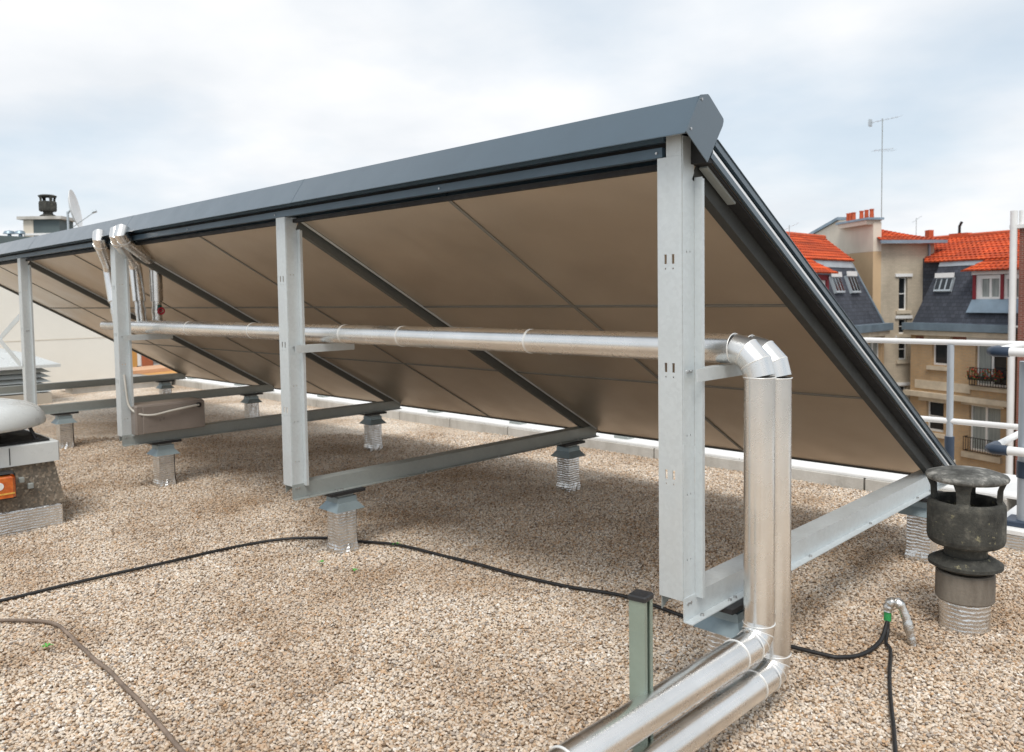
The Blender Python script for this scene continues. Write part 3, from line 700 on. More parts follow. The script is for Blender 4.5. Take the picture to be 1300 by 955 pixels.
# foil gooseneck
t = thing('cable_conduit', (-.37, -1.28, 0), 'foil wrapped gooseneck conduit with green tape left of the chimney cowl', 'conduit'); o = t.location
mb = MB(); pth = spline([(-.372, -1.28, -.01), (-.355, -1.28, .06), (-.338, -1.28, .12), (-.318, -1.276, .168), (-.29, -1.272, .178), (-.27, -1.268, .16), (-.266, -1.266, .13)], 5)
rng = random.Random(4); mb.tube(pth, .02, 12, radii=[.02 + rng.uniform(-.003, .004) for _ in pth]); mb.build('foil_bend', 'wrinkled_foil', t, o)
mb = MB(); mb.tube([(-.266, -1.266, .14), (-.266, -1.265, .088)], .0165, 12); mb.build('green_sleeve', 'green_tape', t, o)
mb = MB(); mb.tube(wob(spline([(-.266, -1.265, .1), (-.272, -1.25, .045), (-.285, -1.19, .016), (-0.328, -1.122, .013), (-0.415, -0.867, .013), (-0.502, -0.639, .013), (-0.627, -0.326, .013), (-0.721, -0.116, .013)], 8), .004), .008, 10); mb.build('cable', 'cable_black', t, o)
# ------------------------------------------------------------------ chimney cowl on the right
cx, cy = -.475, -1.655
t = thing('chimney_cowl', (cx, cy, 0), 'dark mossy concrete flue cowl on a foil wrapped pipe at the right', 'chimney cowl'); o = t.location
mb = MB(); rng = random.Random(8); zs = [-.03, .0, .03, .06, .09, .12, .15]
vs = []; 
for z in zs:
    for k in range(40): a_ = 2 * math.pi * k / 40; r_ = .106 + rng.uniform(-.002, .003); vs.append((cx + r_ * math.cos(a_), cy + r_ * math.sin(a_), z))
mb.add(vs, [(i * 40 + k, i * 40 + (k + 1) % 40, (i + 1) * 40 + (k + 1) % 40, (i + 1) * 40 + k) for i in range(6) for k in range(40)], True); mb.build('foil_wrap', 'quilted_foil', t, o)
def vent(t, o, cx, cy, z0, s, mats, seg=40):
    P_ = lambda L_: [(r * s, z0 + z * s) for r, z in L_]
    MB().lathe(P_([(0.0, .135), (.118, .135), (.124, .142), (.124, .26), (.118, .268), (.1, .268)]), (cx, cy, 0), seg).build('socket', mats[1], t, o)
    MB().lathe(P_([(.09, .268), (.13, .285), (.156, .298), (.156, .312), (.14, .322), (.1, .345), (.0, .345)]), (cx, cy, 0), seg).build('skirt_disc', mats[0], t, o)
    MB().lathe(P_([(.092, .33), (.088, .41)]), (cx, cy, 0), seg).build('neck', mats[0], t, o)
    MB().lathe(P_([(.085, .42), (.145, .4), (.157, .41), (.163, .43), (.163, .572), (.158, .594), (.15, .603), (.138, .603), (.132, .59), (.13, .44), (.0, .44)]), (cx, cy, 0), seg).build('barrel', mats[0], t, o)
    MB().lathe(P_([(.0, .692), (.12, .691), (.155, .694), (.17, .702), (.174, .712), (.168, .722), (.12, .738), (.05, .746), (0.0, .747)]), (cx, cy, 0), seg, split=False).build('cap_disc', mats[2], t, o)
    for k in range(4):
        a_ = k * math.pi / 2 + R(100)
        d = V((math.cos(a_), math.sin(a_), 0)); n_ = V((-d.y, d.x, 0)); q = []
        for (r, z, w_) in ((.16, .582, .036), (.145, .61, .026), (.147, .66, .028), (.164, .705, .04)):
            q.append([V((cx, cy, z0 + z * s)) + d * (r - e) * s + n_ * w_ * f * s for (e, f) in ((0, -1), (0, 1), (.022, 1), (.022, -1))])
        mb = MB(); mb.add(sum(q, []), [(i * 4 + j, i * 4 + (j + 1) % 4, (i + 1) * 4 + (j + 1) % 4, (i + 1) * 4 + j) for i in range(3) for j in range(4)])
        mb.build('cap_leg', mats[0], t, o)
vent(t, o, cx, cy, 0, 1.0, ('vent_concrete', 'vent_socket', 'vent_cap_concrete'))

# ------------------------------------------------------------------ green strut
t = thing('strut_post', (-.135, .447, 0), 'cut off galvanised strut with black end cap in front of the near post', 'strut post', rotz=R(-172)); 
mb = MB(); mb.box(-.027, -.023, -.027, .027, 0, .635); mb.box(-.0229, .027, .023, .027, 0, .635); mb.box(-.0229, .027, -.027, -.023, 0, .635); mb.box(.023, .0269, .01, .0229, 0, .635); mb.box(.023, .0269, -.0229, -.01, 0, .635)
worn('strut_green', (.27, .33, .28), .42, .35, .12, 5); mb.build('channel', 'strut_green', t)
worn('strut_inner', (.02, .1, .07), .6); mb = MB(); mb.box(-.022, .008, -.022, .022, .002, .63); mb.build('infill', 'strut_inner', t)
MB().bevbox(-.031, .031, -.031, .031, .6355, .652, .004).build('end_cap', 'black_rubber', t)

# ------------------------------------------------------------------ near roof ventilator (left edge)
t = thing('roof_ventilator', (5.1, 1.2, 0), 'white domed roof ventilator on a pebbled concrete kerb at the left edge', 'roof ventilator'); o = t.location
def frust(mb, x0, x1, y0, y1, z0, z1, e): # e: how much wider at the bottom
    a = [(x0 - e, y0 - e, z0), (x1 + e, y0 - e, z0), (x1 + e, y1 + e, z0), (x0 - e, y1 + e, z0)]; b = [(x0, y0, z1), (x1, y0, z1), (x1, y1, z1), (x0, y1, z1)]
    return mb.add(a + b, [(3, 2, 1, 0), (4, 5, 6, 7), (0, 1, 5, 4), (1, 2, 6, 5), (2, 3, 7, 6), (3, 0, 4, 7)])
VX, VY = 4.72, .66
MB().bevbox(VX + .01, VX + .9, VY + .0, VY + .95, -.03, .155, .01).build('foil_skirt', 'quilted_foil', t, o)
frust(MB(), VX + .06, VX + .84, VY + .03, VY + .92, .157, .455, .05).build('kerb', 'aggregate', t, o)
mb = MB(); mb.bevbox(VX + .03, VX + .87, VY + .0, VY + .95, .458, .6, .008); mb.build('sheet_frame', 'white_gloss', t, o)
MB().box(VX + .07, VX + .83, VY + .05, VY + .9, .601, .615).build('fan_deck', 'black_gap', t, o)
for (a, b) in ((VX + .12, VY + .12), (VX + .12, VY + .8), (VX + .78, VY + .12), (VX + .78, VY + .8)):
    mb = MB(); mb.tube([(a, b, .61), (a + (.06 if a < VX + .4 else -.06), b + (.05 if b < VY + .5 else -.05), .76)], .012, 8); mb.bevbox(a - .02, a + .02, b - .02, b + .02, .606, .626)
    mb.build('dome_strut', 'iron_black', t, o)
MB().lathe([(.0, .615), (.2, .615), (.2, .72), (0, .72)], (VX + .45, VY + .47, 0), 28).build('fan_housing', 'black_gap', t, o)
MB().lathe([(.35, .745), (.5, .705), (.515, .712), (.52, .73), (.51, .775), (.475, .825), (.41, .86), (.3, .885), (.16, .897), (0.001, .9)], (VX + .45, VY + .5, 0), 48, split=False).build('dome', 'white_gloss', t, o)
mb = MB(); mb.box(VX + .0265, VX + .0295, VY + .31, VY + .315, .47, .585); mb.build('frame_joint', 'black_gap', t, o)
t = thing('bulkhead_lamp', (VX, 1.1, .28), 'rusty orange bulkhead lamp fixed to the pebbled kerb of the ventilator', 'lamp'); o = t.location
MB().bevbox(VX - .075, VX + .02, .965, 1.23, .26, .44, .012).build('housing', 'iron_black', t, o)
le = MB().bevbox(VX - .115, VX - .076, .975, 1.22, .275, .43, .02).build('lens', 'amber_lens', t, o)
MB().tube([(VX - .12, 1.075, .36), (VX - .1, 1.075, .36)], .026, 16).build('lens_cap', 'label_white', le, o)
mb = MB(); mb.box(VX - .118, VX - .1155, .985, 1.21, .3, .31); mb.build('lens_rib', 'label_yellow', le, o)
for (yy, zz) in ((.915, .36), (.86, .31)): MB().bevbox(VX - .01, VX + .02, yy - .018, yy + .018, zz - .015, zz + .02, .004).build('fixing_clip', 'galvanised_dull', t, o)

# ------------------------------------------------------------------ louvered unit
t = thing('louvred_ventilator', (13.2, -.7, 0), 'wide louvred roof ventilator with white hood behind the far frames at left', 'roof ventilator'); o = t.location
LX0, LX1, LY0, LY1 = 12.75, 14.0, -1.55, .6
MB().bevbox(LX0, LX1, LY0, LY1, -.05, .16).build('kerb', 'facade_plain', t, o)
MB().box(LX0 + .12, LX1 - .12, LY0 + .12, LY1 - .12, .161, .55).build('core', 'black_gap', t, o)
for k in range(5):
    z = .18 + k * .078
    mb = MB(); e = .0
    a = [(LX0, LY0, z), (LX1, LY0, z), (LX1, LY1, z), (LX0, LY1, z)]; q = .1; b = [(LX0 + q, LY0 + q, z + .06), (LX1 - q, LY0 + q, z + .06), (LX1 - q, LY1 - q, z + .06), (LX0 + q, LY1 - q, z + .06)]
    mb.add(a + b, [(0, 1, 5, 4), (1, 2, 6, 5), (2, 3, 7, 6), (3, 0, 4, 7), (3, 2, 1, 0)]); mb.build('louvre_blade', 'galvanised_steel', t, o)
MB().bevbox(LX0 - .1, LX1 + .1, LY0 - .12, LY1 + .1, .57, .62).build('hood_rim', 'white_gloss', t, o)
mb = MB(); e = .35
a = [(LX0 - .08, LY0 - .1, .621), (LX1 + .08, LY0 - .1, .621), (LX1 + .08, LY1 + .08, .621), (LX0 - .08, LY1 + .08, .621)]
b = [(LX0 + .2, LY0 + .28, .8), (LX1 - .2, LY0 + .28, .8), (LX1 - .2, LY1 - .2, .8), (LX0 + .2, LY1 - .2, .8)]; c_ = [(LX0 + .5, LY0 + .7, .92), (LX1 - .5, LY0 + .7, .92), (LX1 - .5, LY1 - .5, .92), (LX0 + .5, LY1 - .5, .92)]
mb.add(a + b + c_, [(0, 1, 5, 4), (1, 2, 6, 5), (2, 3, 7, 6), (3, 0, 4, 7), (4, 5, 9, 8), (5, 6, 10, 9), (6, 7, 11, 10), (7, 4, 8, 11), (8, 9, 10, 11)], True); mb.build('hood', 'white_gloss', t, o)

# ------------------------------------------------------------------ weeds
def weed(x, y, label, s=1., seed=0):
    rng = random.Random(seed); mb = MB()
    for k in range(9):
        a_ = rng.uniform(0, 6.28); l = s * rng.uniform(.018, .036); d = V((math.cos(a_), math.sin(a_), 0)); n_ = V((-d.y, d.x, 0)) * s * .0045; b0 = V((x, y, .012))
        m_ = b0 + d * l * .55 + V((0, 0, .014 * s)); e_ = b0 + d * l + V((0, 0, .008 * s))
        mb.add([b0 - n_ * .3, b0 + n_ * .3, m_ + n_, m_ - n_, e_], [(0, 1, 2, 3), (3, 2, 4)])
    mb.build('weed', 'leaf_bright', None, (x, y, 0), label=label, cat='plant', group='tiny weeds in the gravel')
weed(2.503, -.61, 'tiny bright green weed touching the cable right of the second pedestal', 1., 1)
weed(2.286, -.142, 'tiny green weed in front of the second pedestal', .85, 2)
weed(2.468, 1.399, 'tiny vivid green weed inside the hose curve at the lower left', 1., 3)
weed(2.56, -.1, 'tiny green weed just under the foot of the second post', .8, 4)

# ------------------------------------------------------------------ buildings
class Frame:
    def __init__(s, O, right):   # O world point, right: horizontal unit dir
        s.O = V((O.x, O.y, STREET)); s.r = V((right.x, right.y, 0)).normalized(); s.n = V((-s.r.y, s.r.x, 0)); s.rot = math.atan2(s.r.y, s.r.x)
    def px(s, x, y, i=0.):        # pixel -> (s, z_local) on the plane at depth i behind the facade
        p = hit(x, y, s.O + s.n * i, s.n) - s.O; return p.dot(s.r), p.z
    def col(s, x, z, i=0.):       # s where column x meets height z
        lo, hi = -60., 60.
        def f(a):
            p = s.O + s.r * a + s.n * i + V((0, 0, z)) - CP; dd = p.dot(CF); return (650 + FPX * p.dot(CR) / dd - x) if dd > .5 else None
        y = 420.
        for _ in range(12):
            a, zz = s.px(x, y, i); y -= (z - zz) * FPX / max(1., (s.O + s.r * a - CP).dot(CF))
        return a
    def thing(s, name, label, cat): return thing(name, s.O, label, cat, rotz=s.rot)

def facade_wall(t, mat, s0, s1, z0, z1, holes, depth=.3, name='wall'):
    mb = MB(); plate(mb, s0, s1, z0, z1, holes, lambda a, i, z: V((a, i, z)), depth); return mb.build(name, mat, t)
def window(t, h, panes=2, frame='white_paint', glass='window_dark', inset=.14, bar=.06, transom=None, curtain=False):
    s0, s1, z0, z1 = h; mb = MB(); y0, y1 = inset, inset + .06
    mb.box(s0, s0 + bar, y0, y1, z0, z1); mb.box(s1 - bar, s1, y0, y1, z0, z1); mb.box(s0 + bar, s1 - bar, y0, y1, z0, z0 + bar * 1.4); mb.box(s0 + bar, s1 - bar, y0, y1, z1 - bar, z1)
    for k in range(1, panes): c = s0 + (s1 - s0) * k / panes; mb.box(c - bar * .8, c + bar * .8, y0 - .01, y1, z0 + bar * 1.4, z1 - bar)
    if transom: zt = z0 + (z1 - z0) * transom; mb.box(s0 + bar, s1 - bar, y0 + .003, y1 - .004, zt - bar * .4, zt + bar * .4)
    w_ = mb.build('window', frame, t)
    MB().box(s0 + bar * .5, s1 - bar * .5, y0 + .03, y0 + .035, z0 + bar * .5, z1 - bar * .5).build('pane', glass, w_)
    if curtain: MB().box(s0 + bar, s0 + (s1 - s0) * .42, y0 + .026, y0 + .029, z0 + .05, z1 - .05).build('curtain', 'curtain', w_)
    return w_
def trim(t, name, mat, s0, s1, z0, z1, out=.08, back=.0): return MB().box(s0, s1, -out, -.002 + back, z0, z1).build(name, mat, t)
def balcony(t, s0, s1, z0, z1, out=.25, flowers=False):
    mb = MB(); mb.box(s0, s1, -out, -out + .03, z1 - .03, z1); mb.box(s0, s1, -out, -out + .03, z0, z0 + .03)
    n_ = int((s1 - s0) / .11)
    for k in range(n_ + 1): c = s0 + (s1 - s0 - .02) * k / n_; mb.box(c, c + .02, -out + .004, -out + .024, z0 + .03, z1 - .03)
    for c in (s0, s1 - .03): mb.box(c, c + .03, -out + .031, -.005, z1 - .03, z1); mb.box(c, c + .03, -out + .031, -.005, z0, z0 + .03)
    b = mb.build('balcony_rail', 'iron_black', t)
    if flowers:
        for k in range(4):
            a = s0 + .04 + k * (s1 - s0 - .08) / 4; c = (s1 - s0 - .08) / 4 - .03
            MB().box(a, a + c, -out - .14, -out - .01, z0 + .25, z0 + .42).build('flower_box', 'iron_black', b)
        for mat_, nm, nn in (('leaf', 'foliage', 130), ('flower_red', 'blossom', 120)):
            rng = random.Random(len(nm)); mb = MB()
            for k in range(nn):
                c = V((rng.uniform(s0, s1), rng.uniform(-out - .2, -out + .02), z0 + rng.uniform(.32, .72) - (0 if nm == 'foliage' else -.04))); r_ = .045
                q = [c + V([rng.uniform(-1, 1) for _ in range(3)]) * r_ for _ in range(4)]; mb.add(q, [(0, 1, 2), (0, 2, 3), (0, 1, 3)])
            mb.build(nm, mat_, b)
def tiles(t, poly_lo, poly_hi, name='tiled_roof', mat='tile_orange', courses=None, th=.05, parent=None):
    """stepped tile courses between a lower edge (a0,a1) and an upper edge (b0,b1)"""
    a0, a1 = map(V, poly_lo); b0, b1 = map(V, poly_hi); Ln = ((b0 + b1) / 2 - (a0 + a1) / 2).length; n_ = courses or max(2, round(Ln / .3))
    nr = (a1 - a0).cross(b0 - a0); nr = nr.normalized(); nr = nr if nr.z > 0 else -nr
    mb = MB()
    for k in range(n_):
        u0, u1 = k / n_, min(1., (k + 1.15) / n_)
        p, q = a0.lerp(b0, u0), a1.lerp(b1, u0); r_, s_ = a1.lerp(b1, u1), a0.lerp(b0, u1)
        L_ = (q - p).length; m_ = max(1, int(L_ / .22))
        # scalloped front edge: pantiles
        top = []
        for j in range(m_ + 1):
            u = j / m_; top.append((p.lerp(q, u) + nr * th, s_.lerp(r_, u) + nr * th * .35))
        for j in range(m_):
            (A, D), (B, C) = top[j], top[j + 1]; Mi = (A + B) / 2 + nr * .03; Mj = (C + D) / 2 + nr * .03
            mb.add([A, Mi, Mj, D], [(0, 1, 2, 3)]); mb.add([Mi, B, C, Mj], [(0, 1, 2, 3)]); mb.add([A - nr * th, B - nr * th, B, Mi, A], [(0, 1, 2, 3, 4)])
    mb.add([a0, a1, b1, b0], [(0, 1, 2, 3)])
    return mb.build(name, mat, parent or t)

# ---- right wing
FR = Frame(at(1165, 413, 36), V((math.cos(R(158)), math.sin(R(158)), 0)))
t = FR.thing('apartment_building', 'right apartment wing with slate mansard, orange tiled roof and flowered balcony', 'building')
def rect(F, x0, x1, y0, y1, i=0.):
    xm, ym = (x0 + x1) / 2, (y0 + y1) / 2; return (F.px(x0, ym, i)[0], F.px(x1, ym, i)[0], F.px(xm, y1, i)[1], F.px(xm, y0, i)[1])
zg = FR.px(1165, 413)[1]
hw = [rect(FR, 1183, 1204, 436, 464), rect(FR, 1238, 1278, 434, 491), rect(FR, 1176, 1198, 510, 548), rect(FR, 1230, 1270, 516, 575)]
s0, s1 = -.35, FR.px(1287, 430)[0]
# extra floors below, hidden from here, repeat the windows
more = [(h[0], h[1], h[2] - 3. * k, h[3] - 3. * k) for k in (1, 2, 3) for h in hw[2:] if h[2] - 3 * k > .5]
facade_wall(t, 'brick_tan', s0, s1, 0, zg - .25, hw + more, .35)
MB().box(s0, s1, .36, 9, 0, zg - .3).build('body', 'facade_plain', t)
window(t, hw[0], 1, curtain=False); window(t, hw[1], 2, curtain=True); window(t, hw[2], 1, transom=.5); window(t, hw[3], 2, glass='curtain')
for h in more: window(t, h, 2)
for (x0, x1, y0, y1, m_) in ((1175, 1209, 424, 431, 'stone_trim'), (1229, 1283, 427, 434, 'white_paint'), (1178, 1205, 465, 470, 'stone_trim'), (1232, 1281, 492, 497, 'stone_trim'), (1168, 1204, 505, 510, 'stone_trim'), (1222, 1277, 510, 516, 'stone_trim'), (1178, 1200, 550, 555, 'stone_trim'), (1222, 1272, 577, 584, 'stone_trim')):
    r_ = rect(FR, x0, x1, y0, y1); trim(t, 'lintel' if y0 in (424, 427, 505, 510) else 'sill', m_, *r_, out=.1)
for (x0, x1) in ((1152, 1175), (1210, 1229)):
    r_ = rect(FR, max(x0, 1163), x1, 427, 434); trim(t, 'brick_band', 'brick_red', *r_, out=.02)
r_ = rect(FR, 1162, 1232, 485, 496); trim(t, 'stone_band', 'stone_trim', *r_, out=.04)
zc = FR.px(1165, 499)[1]; trim(t, 'cornice', 'stone_trim', s0 - .2, s1, zc - .12, zc + .1, out=.22); trim(t, 'cornice', 'stone_trim', s0 - .2, s1, zg - .42, zg - .22, out=.25)
balcony(t, hw[1][0] - .08, hw[1][1] + .08, hw[1][2], hw[1][2] + .75, flowers=True); balcony(t, hw[3][0] - .08, hw[3][1] + .08, hw[3][2], hw[3][2] + .6)
# pale brick facing panel
MB().box(s0 - .2, s1 + .02, -.34, .05, zg - .2, zg + .12).build('gutter', 'zinc', t)
ztop = FR.px(1187, 334, 1.)[1]; IN = 1.0
def mans(F, s_, u, out=0.): # u 0..1 up the mansard
    return V((s_, IN * u - out * .93, zg + .1 + (ztop - zg - .1) * u + out * .36))
mb = MB(); s1r = s1 + .5
mb.prism([mans(FR, -.3, 0), mans(FR, s1r, 0), mans(FR, s1r, 1), mans(FR, .35, 1)], (0, .3, .0)); mb.build('mansard_slope', 'slate', t)
mb = MB(); mb.prism([mans(FR, .3, .93, .03), mans(FR, s1r, .93, .03), mans(FR, s1r, 1.02, .06), mans(FR, .3, 1.02, .06)], (0, .04, .0)); mb.build('flashing', 'zinc_light', t)
zr = FR.px(1240, 299, 3.6)[1]
tiles(t, ((-.4, IN - .12, ztop + .03), (s1r, IN - .12, ztop + .03)), ((-2.8, 3.6, zr), (s1r, 3.6, zr)))
mb = MB(); mb.tube([(-2.8, 3.6, zr + .03), (s1r, 3.6, zr + .03)], .1, 10); mb.build('ridge_tiles', 'terracotta', t)
MB().prism([(-2.8, 3.62, zr), (s1r, 3.62, zr), (s1r, 7, zg), (-2.8, 7, zg)], (0, 0, -.1)).build('rear_slope', 'slate', t)
MB().box(-2.6, .25, 1.25, 1.6, zg - .5, ztop + .25).build('gable_infill', 'slate', t)
# skylight on the mansard
def skylight(t, F, x0, x1, y0, y1, P_):
    i_ = IN * .6; a = F.px(x0, (y0 + y1) / 2, i_)[0]; b = F.px(x1, (y0 + y1) / 2, i_)[0]
    def uz(y): z = F.px((x0 + x1) / 2, y, i_)[1]; return (z - zg - .1) / (ztop - zg - .1)
    u0, u1 = uz(y1), uz(y0)
    mb = MB(); mb.prism([P_(F, a, u0, .0), P_(F, b, u0, .0), P_(F, b, u1, .0), P_(F, a, u1, .0)], P_(F, 0, 0, .13) - P_(F, 0, 0, 0)); sk = mb.build('skylight', 'zinc_light', t)
    n_ = 3; 
    for k in range(n_):
        c0, c1 = a + (b - a) * (k + .14) / n_, a + (b - a) * (k + .86) / n_
        mb = MB(); mb.prism([P_(F, c0, u0 + .03, .131), P_(F, c1, u0 + .03, .131), P_(F, c1, u1 - .03, .131), P_(F, c0, u1 - .03, .131)], P_(F, 0, 0, .01) - P_(F, 0, 0, 0)); mb.build('pane', 'window_dark', sk)
    mb = MB(); mb.prism([P_(F, a - .06, u1 - .02, .15), P_(F, b + .06, u1 - .02, .15), P_(F, b + .06, u1 + .05, .2), P_(F, a - .06, u1 + .05, .2)], P_(F, 0, 0, .04) - P_(F, 0, 0, 0)); mb.build('hood', 'white_paint', sk)
skylight(t, FR, 1189, 1210, 353, 371, mans)
# dormer
dz0, dz1 = FR.px(1260, 380, .3)[1], FR.px(1260, 349, .3)[1]; ds0 = FR.px(1238, 365, .3)[0]; ds1 = s1r
dh = [(rect(FR, 1245, 1269, 354, 377, .3)), (rect(FR, 1277, 1300, 354, 377, .3))]
mb = MB(); plate(mb, ds0, ds1, dz0, dz1, dh, lambda a, i, z: V((a, .3 + i, z)), .12); d_ = mb.build('dormer', 'white_paint', t)
for h in dh:
    mb = MB(); mb.box(h[0], h[1], .37, .375, h[2], h[3]); mb.build('pane', 'curtain', d_)
    mb = MB(); c = (h[0] + h[1]) / 2; mb.box(c - .05, c + .05, .33, .365, h[2], h[3]); mb.box(h[0], h[0] + .04, .33, .365, h[2], h[3]); mb.box(h[1] - .04, h[1], .33, .365, h[2], h[3]); mb.build('window_frame', 'white_paint', d_)
for x in (ds0 - .06, (dh[0][1] + dh[1][0]) / 2 - .05): MB().box(x, x + .12, .22, .29, dz0, dz1 + .02).build('dormer_post', 'dark_red_paint', d_)
MB().box(ds0 - .1, ds1, .2, .42, dz1 + .02, dz1 + .16).build('dormer_gutter', 'white_paint', d_)
MB().box(ds0 - .05, ds0 + .05, .43, 1.5, dz0, dz1).build('dormer_cheek', 'slate', d_)
mb = MB(); mb.prism([(ds0 - .1, .24, dz0 - .01), (ds1, .24, dz0 - .01), (ds1, .02, dz0 - .55), (ds0 - .2, .02, dz0 - .55)], (0, .05, .02)); mb.build('apron', 'zinc', t)
tiles(t, ((ds0 - .45, .0, dz1 + .17), (ds1, .0, dz1 + .17)), ((ds0 + .35, 1.6, dz1 + .17 + (zr - ztop) * .62), (ds1, 1.6, dz1 + .17 + (zr - ztop) * .62)), name='dormer_roof')
# chimney pot flue on the ridge
p_ = FR.px(1218, 297, 3.6); mb = MB(); mb.tube([(p_[0], 3.6, p_[1] - .2), (p_[0], 3.6, p_[1] + .35), (p_[0] + .12, 3.6, p_[1] + .55)], .06, 10); mb.build('flue_pipe', 'iron_black', t)
MB().box(p_[0] - .4, p_[0] + .5, 3.4, 3.8, zr - .1, zr + .16).build('chimney', 'terracotta', t)

# ---- left wing
zgR = zg
FL = Frame(at(1120, 406, 36), V((math.cos(R(-91)), math.sin(R(-91)), 0)))
t = FL.thing('apartment_building', 'left apartment wing with two mansard skylights, partly hidden by the collector edge', 'building')
s0, s1 = FL.px(955, 410)[0], .25
hw = [rect(FL, 1104, 1119, 430, 462), rect(FL, 1060, 1078, 430, 466), rect(FL, 1060, 1078, 505, 545), rect(FL, 1104, 1119, 505, 545)]
more = [(h[0], h[1], h[2] - 3. * k, h[3] - 3. * k) for k in (1, 2, 3) for h in hw[2:] if h[2] - 3 * k > .5]
facade_wall(t, 'brick_tan', s0, s1, 0, zg - .25, hw + more, .35)
MB().box(s0, s1, .36, 8, 0, zg - .3).build('body', 'facade_plain', t)
for h in hw + more: window(t, h, 2, glass='curtain')
for h in hw: trim(t, 'lintel', 'stone_trim', h[0] - .15, h[1] + .15, h[3] + .02, h[3] + .2, .1)
trim(t, 'cornice', 'stone_trim', s0, s1, zg - .42, zg - .22, .25)
MB().box(s0, s1 + .15, -.34, .05, zg - .2, zg + .12).build('gutter', 'zinc', t)
ztop = FL.px(1080, 333, 1.)[1]
mb = MB(); se = -.2
mb.prism([mans(FL, s0, 0), mans(FL, s1 - .1, 0), mans(FL, -1.0, 1), mans(FL, s0, 1)], (0, .3, .0)); mb.build('mansard_slope', 'slate', t)
mb = MB(); mb.prism([mans(FL, s1 - .12, 0, .02), mans(FL, s1 + .04, 0, .02), mans(FL, -.88, 1, .02), mans(FL, -1.04, 1, .02)], (0, .2, .0)); mb.build('verge', 'zinc', t)
mb = MB(); mb.prism([mans(FL, s0, .9, .03), mans(FL, -.9, .9, .03), mans(FL, -.98, 1.01, .06), mans(FL, s0, 1.01, .06)], (0, .04, .0)); mb.build('flashing', 'zinc_light', t)
skylight(t, FL, 1056, 1067, 352, 373, mans); skylight(t, FL, 1076, 1087, 351, 373, mans)
zr = FL.px(1040, 302, 3.2)[1]; sr = FL.px(1046, 302, 3.2)[0]
tiles(t, ((s0, IN - .12, ztop + .03), (FL.px(1081, 330, 1.)[0], IN - .12, ztop + .03)), ((s0, 3.2, zr), (sr, 3.2, zr)))
mb = MB(); mb.tube([(s0, 3.2, zr + .03), (sr, 3.2, zr + .03)], .12, 10); mb.build('ridge_tiles', 'terracotta', t)
MB().prism([(s0, 3.22, zr), (sr, 3.22, zr), (sr, 6.5, zg), (s0, 6.5, zg)], (0, 0, -.1)).build('rear_slope', 'slate', t)
dz1 = FL.px(1045, 349, .3)[1]; dz0 = FL.px(1045, 378, .3)[1]; ds1 = FL.px(1050, 360, .3)[0]
d_ = MB().box(s0, ds1, .3, .45, dz0, dz1).build('dormer', 'white_paint', t)
MB().box(ds1 - .18, ds1, .22, .29, dz0, dz1).build('dormer_post', 'dark_red_paint', d_); MB().box(s0, ds1, .22, .295, dz1 - .22, dz1 + .0).build('dormer_head', 'dark_red_paint', d_)
MB().box(ds1 - .1, ds1, .46, 1.3, dz0, dz1).build('dormer_cheek', 'slate', d_)
tiles(t, ((s0, .0, dz1 + .04), (ds1 + .35, .0, dz1 + .04)), ((s0, 1.5, dz1 + .95), (ds1 - .5, 1.5, dz1 + .95)), name='dormer_roof')

# ---- stair tower block in the corner
A_, B_ = at(1118, 400, 36.9), at(1186, 400, 37.3)
FT = Frame(A_, B_ - A_)
t = FT.thing('stair_tower', 'pale brick stair tower with narrow windows, chimney pots and tiled roof between the wings', 'building')
sB = FT.px(1186, 320)[0]; zt = FT.px(1150, 309)[1]
hw = [rect(FT, 1141, 1152, 352, 394), rect(FT, 1141, 1152, 405, 424), rect(FT, 1141, 1152, 430, 457), rect(FT, 1140, 1151, 490, 520)]
facade_wall(t, 'brick_pale', 0, sB, 0, zt, hw, .3)
for h in hw: window(t, h, 1, transom=.5, bar=.05); trim(t, 'lintel', 'white_paint', h[0] - .2, h[1] + .2, h[3] + .02, h[3] + .16, .08); trim(t, 'sill', 'stone_trim', h[0] - .15, h[1] + .15, h[2] - .16, h[2] - .02, .1)
MB().box(.02, sB, .31, 3.2, 0, zt - .02).build('body', 'facade_plain', t)
# side wall running back to the left, gable profile on top
gz0 = zt
bk = at(1035, 302, 42.5) - FT.O; bl = V((bk.dot(FT.r), bk.dot(FT.n), 0)); dl = bl.length; bd = bl.normalized(); nn = V((-bd.y, bd.x, 0)); nn = nn if nn.y > 0 else -nn
def side(k, z): return V((0, 0, 0)) + bd * (dl * k) + V((0, 0, z))
def zcol(k, y):  # height for pixel row y at fraction k of the side wall
    p = FT.O + FT.r * (bd.x * dl * k) + FT.n * (bd.y * dl * k); d = (p - CP); d.z = 0
    # solve z by iteration
    z = 0.
    for _ in range(8):
        q = V((p.x, p.y, z)) - CP; dep = q.dot(CF); yy = 432.5 - FPX * q.dot(CU) / dep; z += (yy - y) * dep / FPX
    return z - STREET
k1 = .5
zz = [zcol(0, 282), zcol(k1, 280), zcol(1, 302)]
up = zcol(.3, 322)
MB().prism([side(0, 0), side(0, up), side(1, up), side(1, 0)], nn * .4).build('side_wall', 'plaster_tan', t)
MB().prism([side(0, up + .005), side(0, zz[0]), side(k1, zz[1]), side(1, zz[2]), side(1, up + .005)], nn * .4).build('gable_wall', 'plaster_beige', t)
MB().prism([side(k1 * .98, zz[1] + .02), side(1.04, zz[2] - .02), side(1.04, zz[2] + .12), side(k1 * .98, zz[1] + .16)], nn * .5 - nn * 0).build('verge', 'zinc', t)
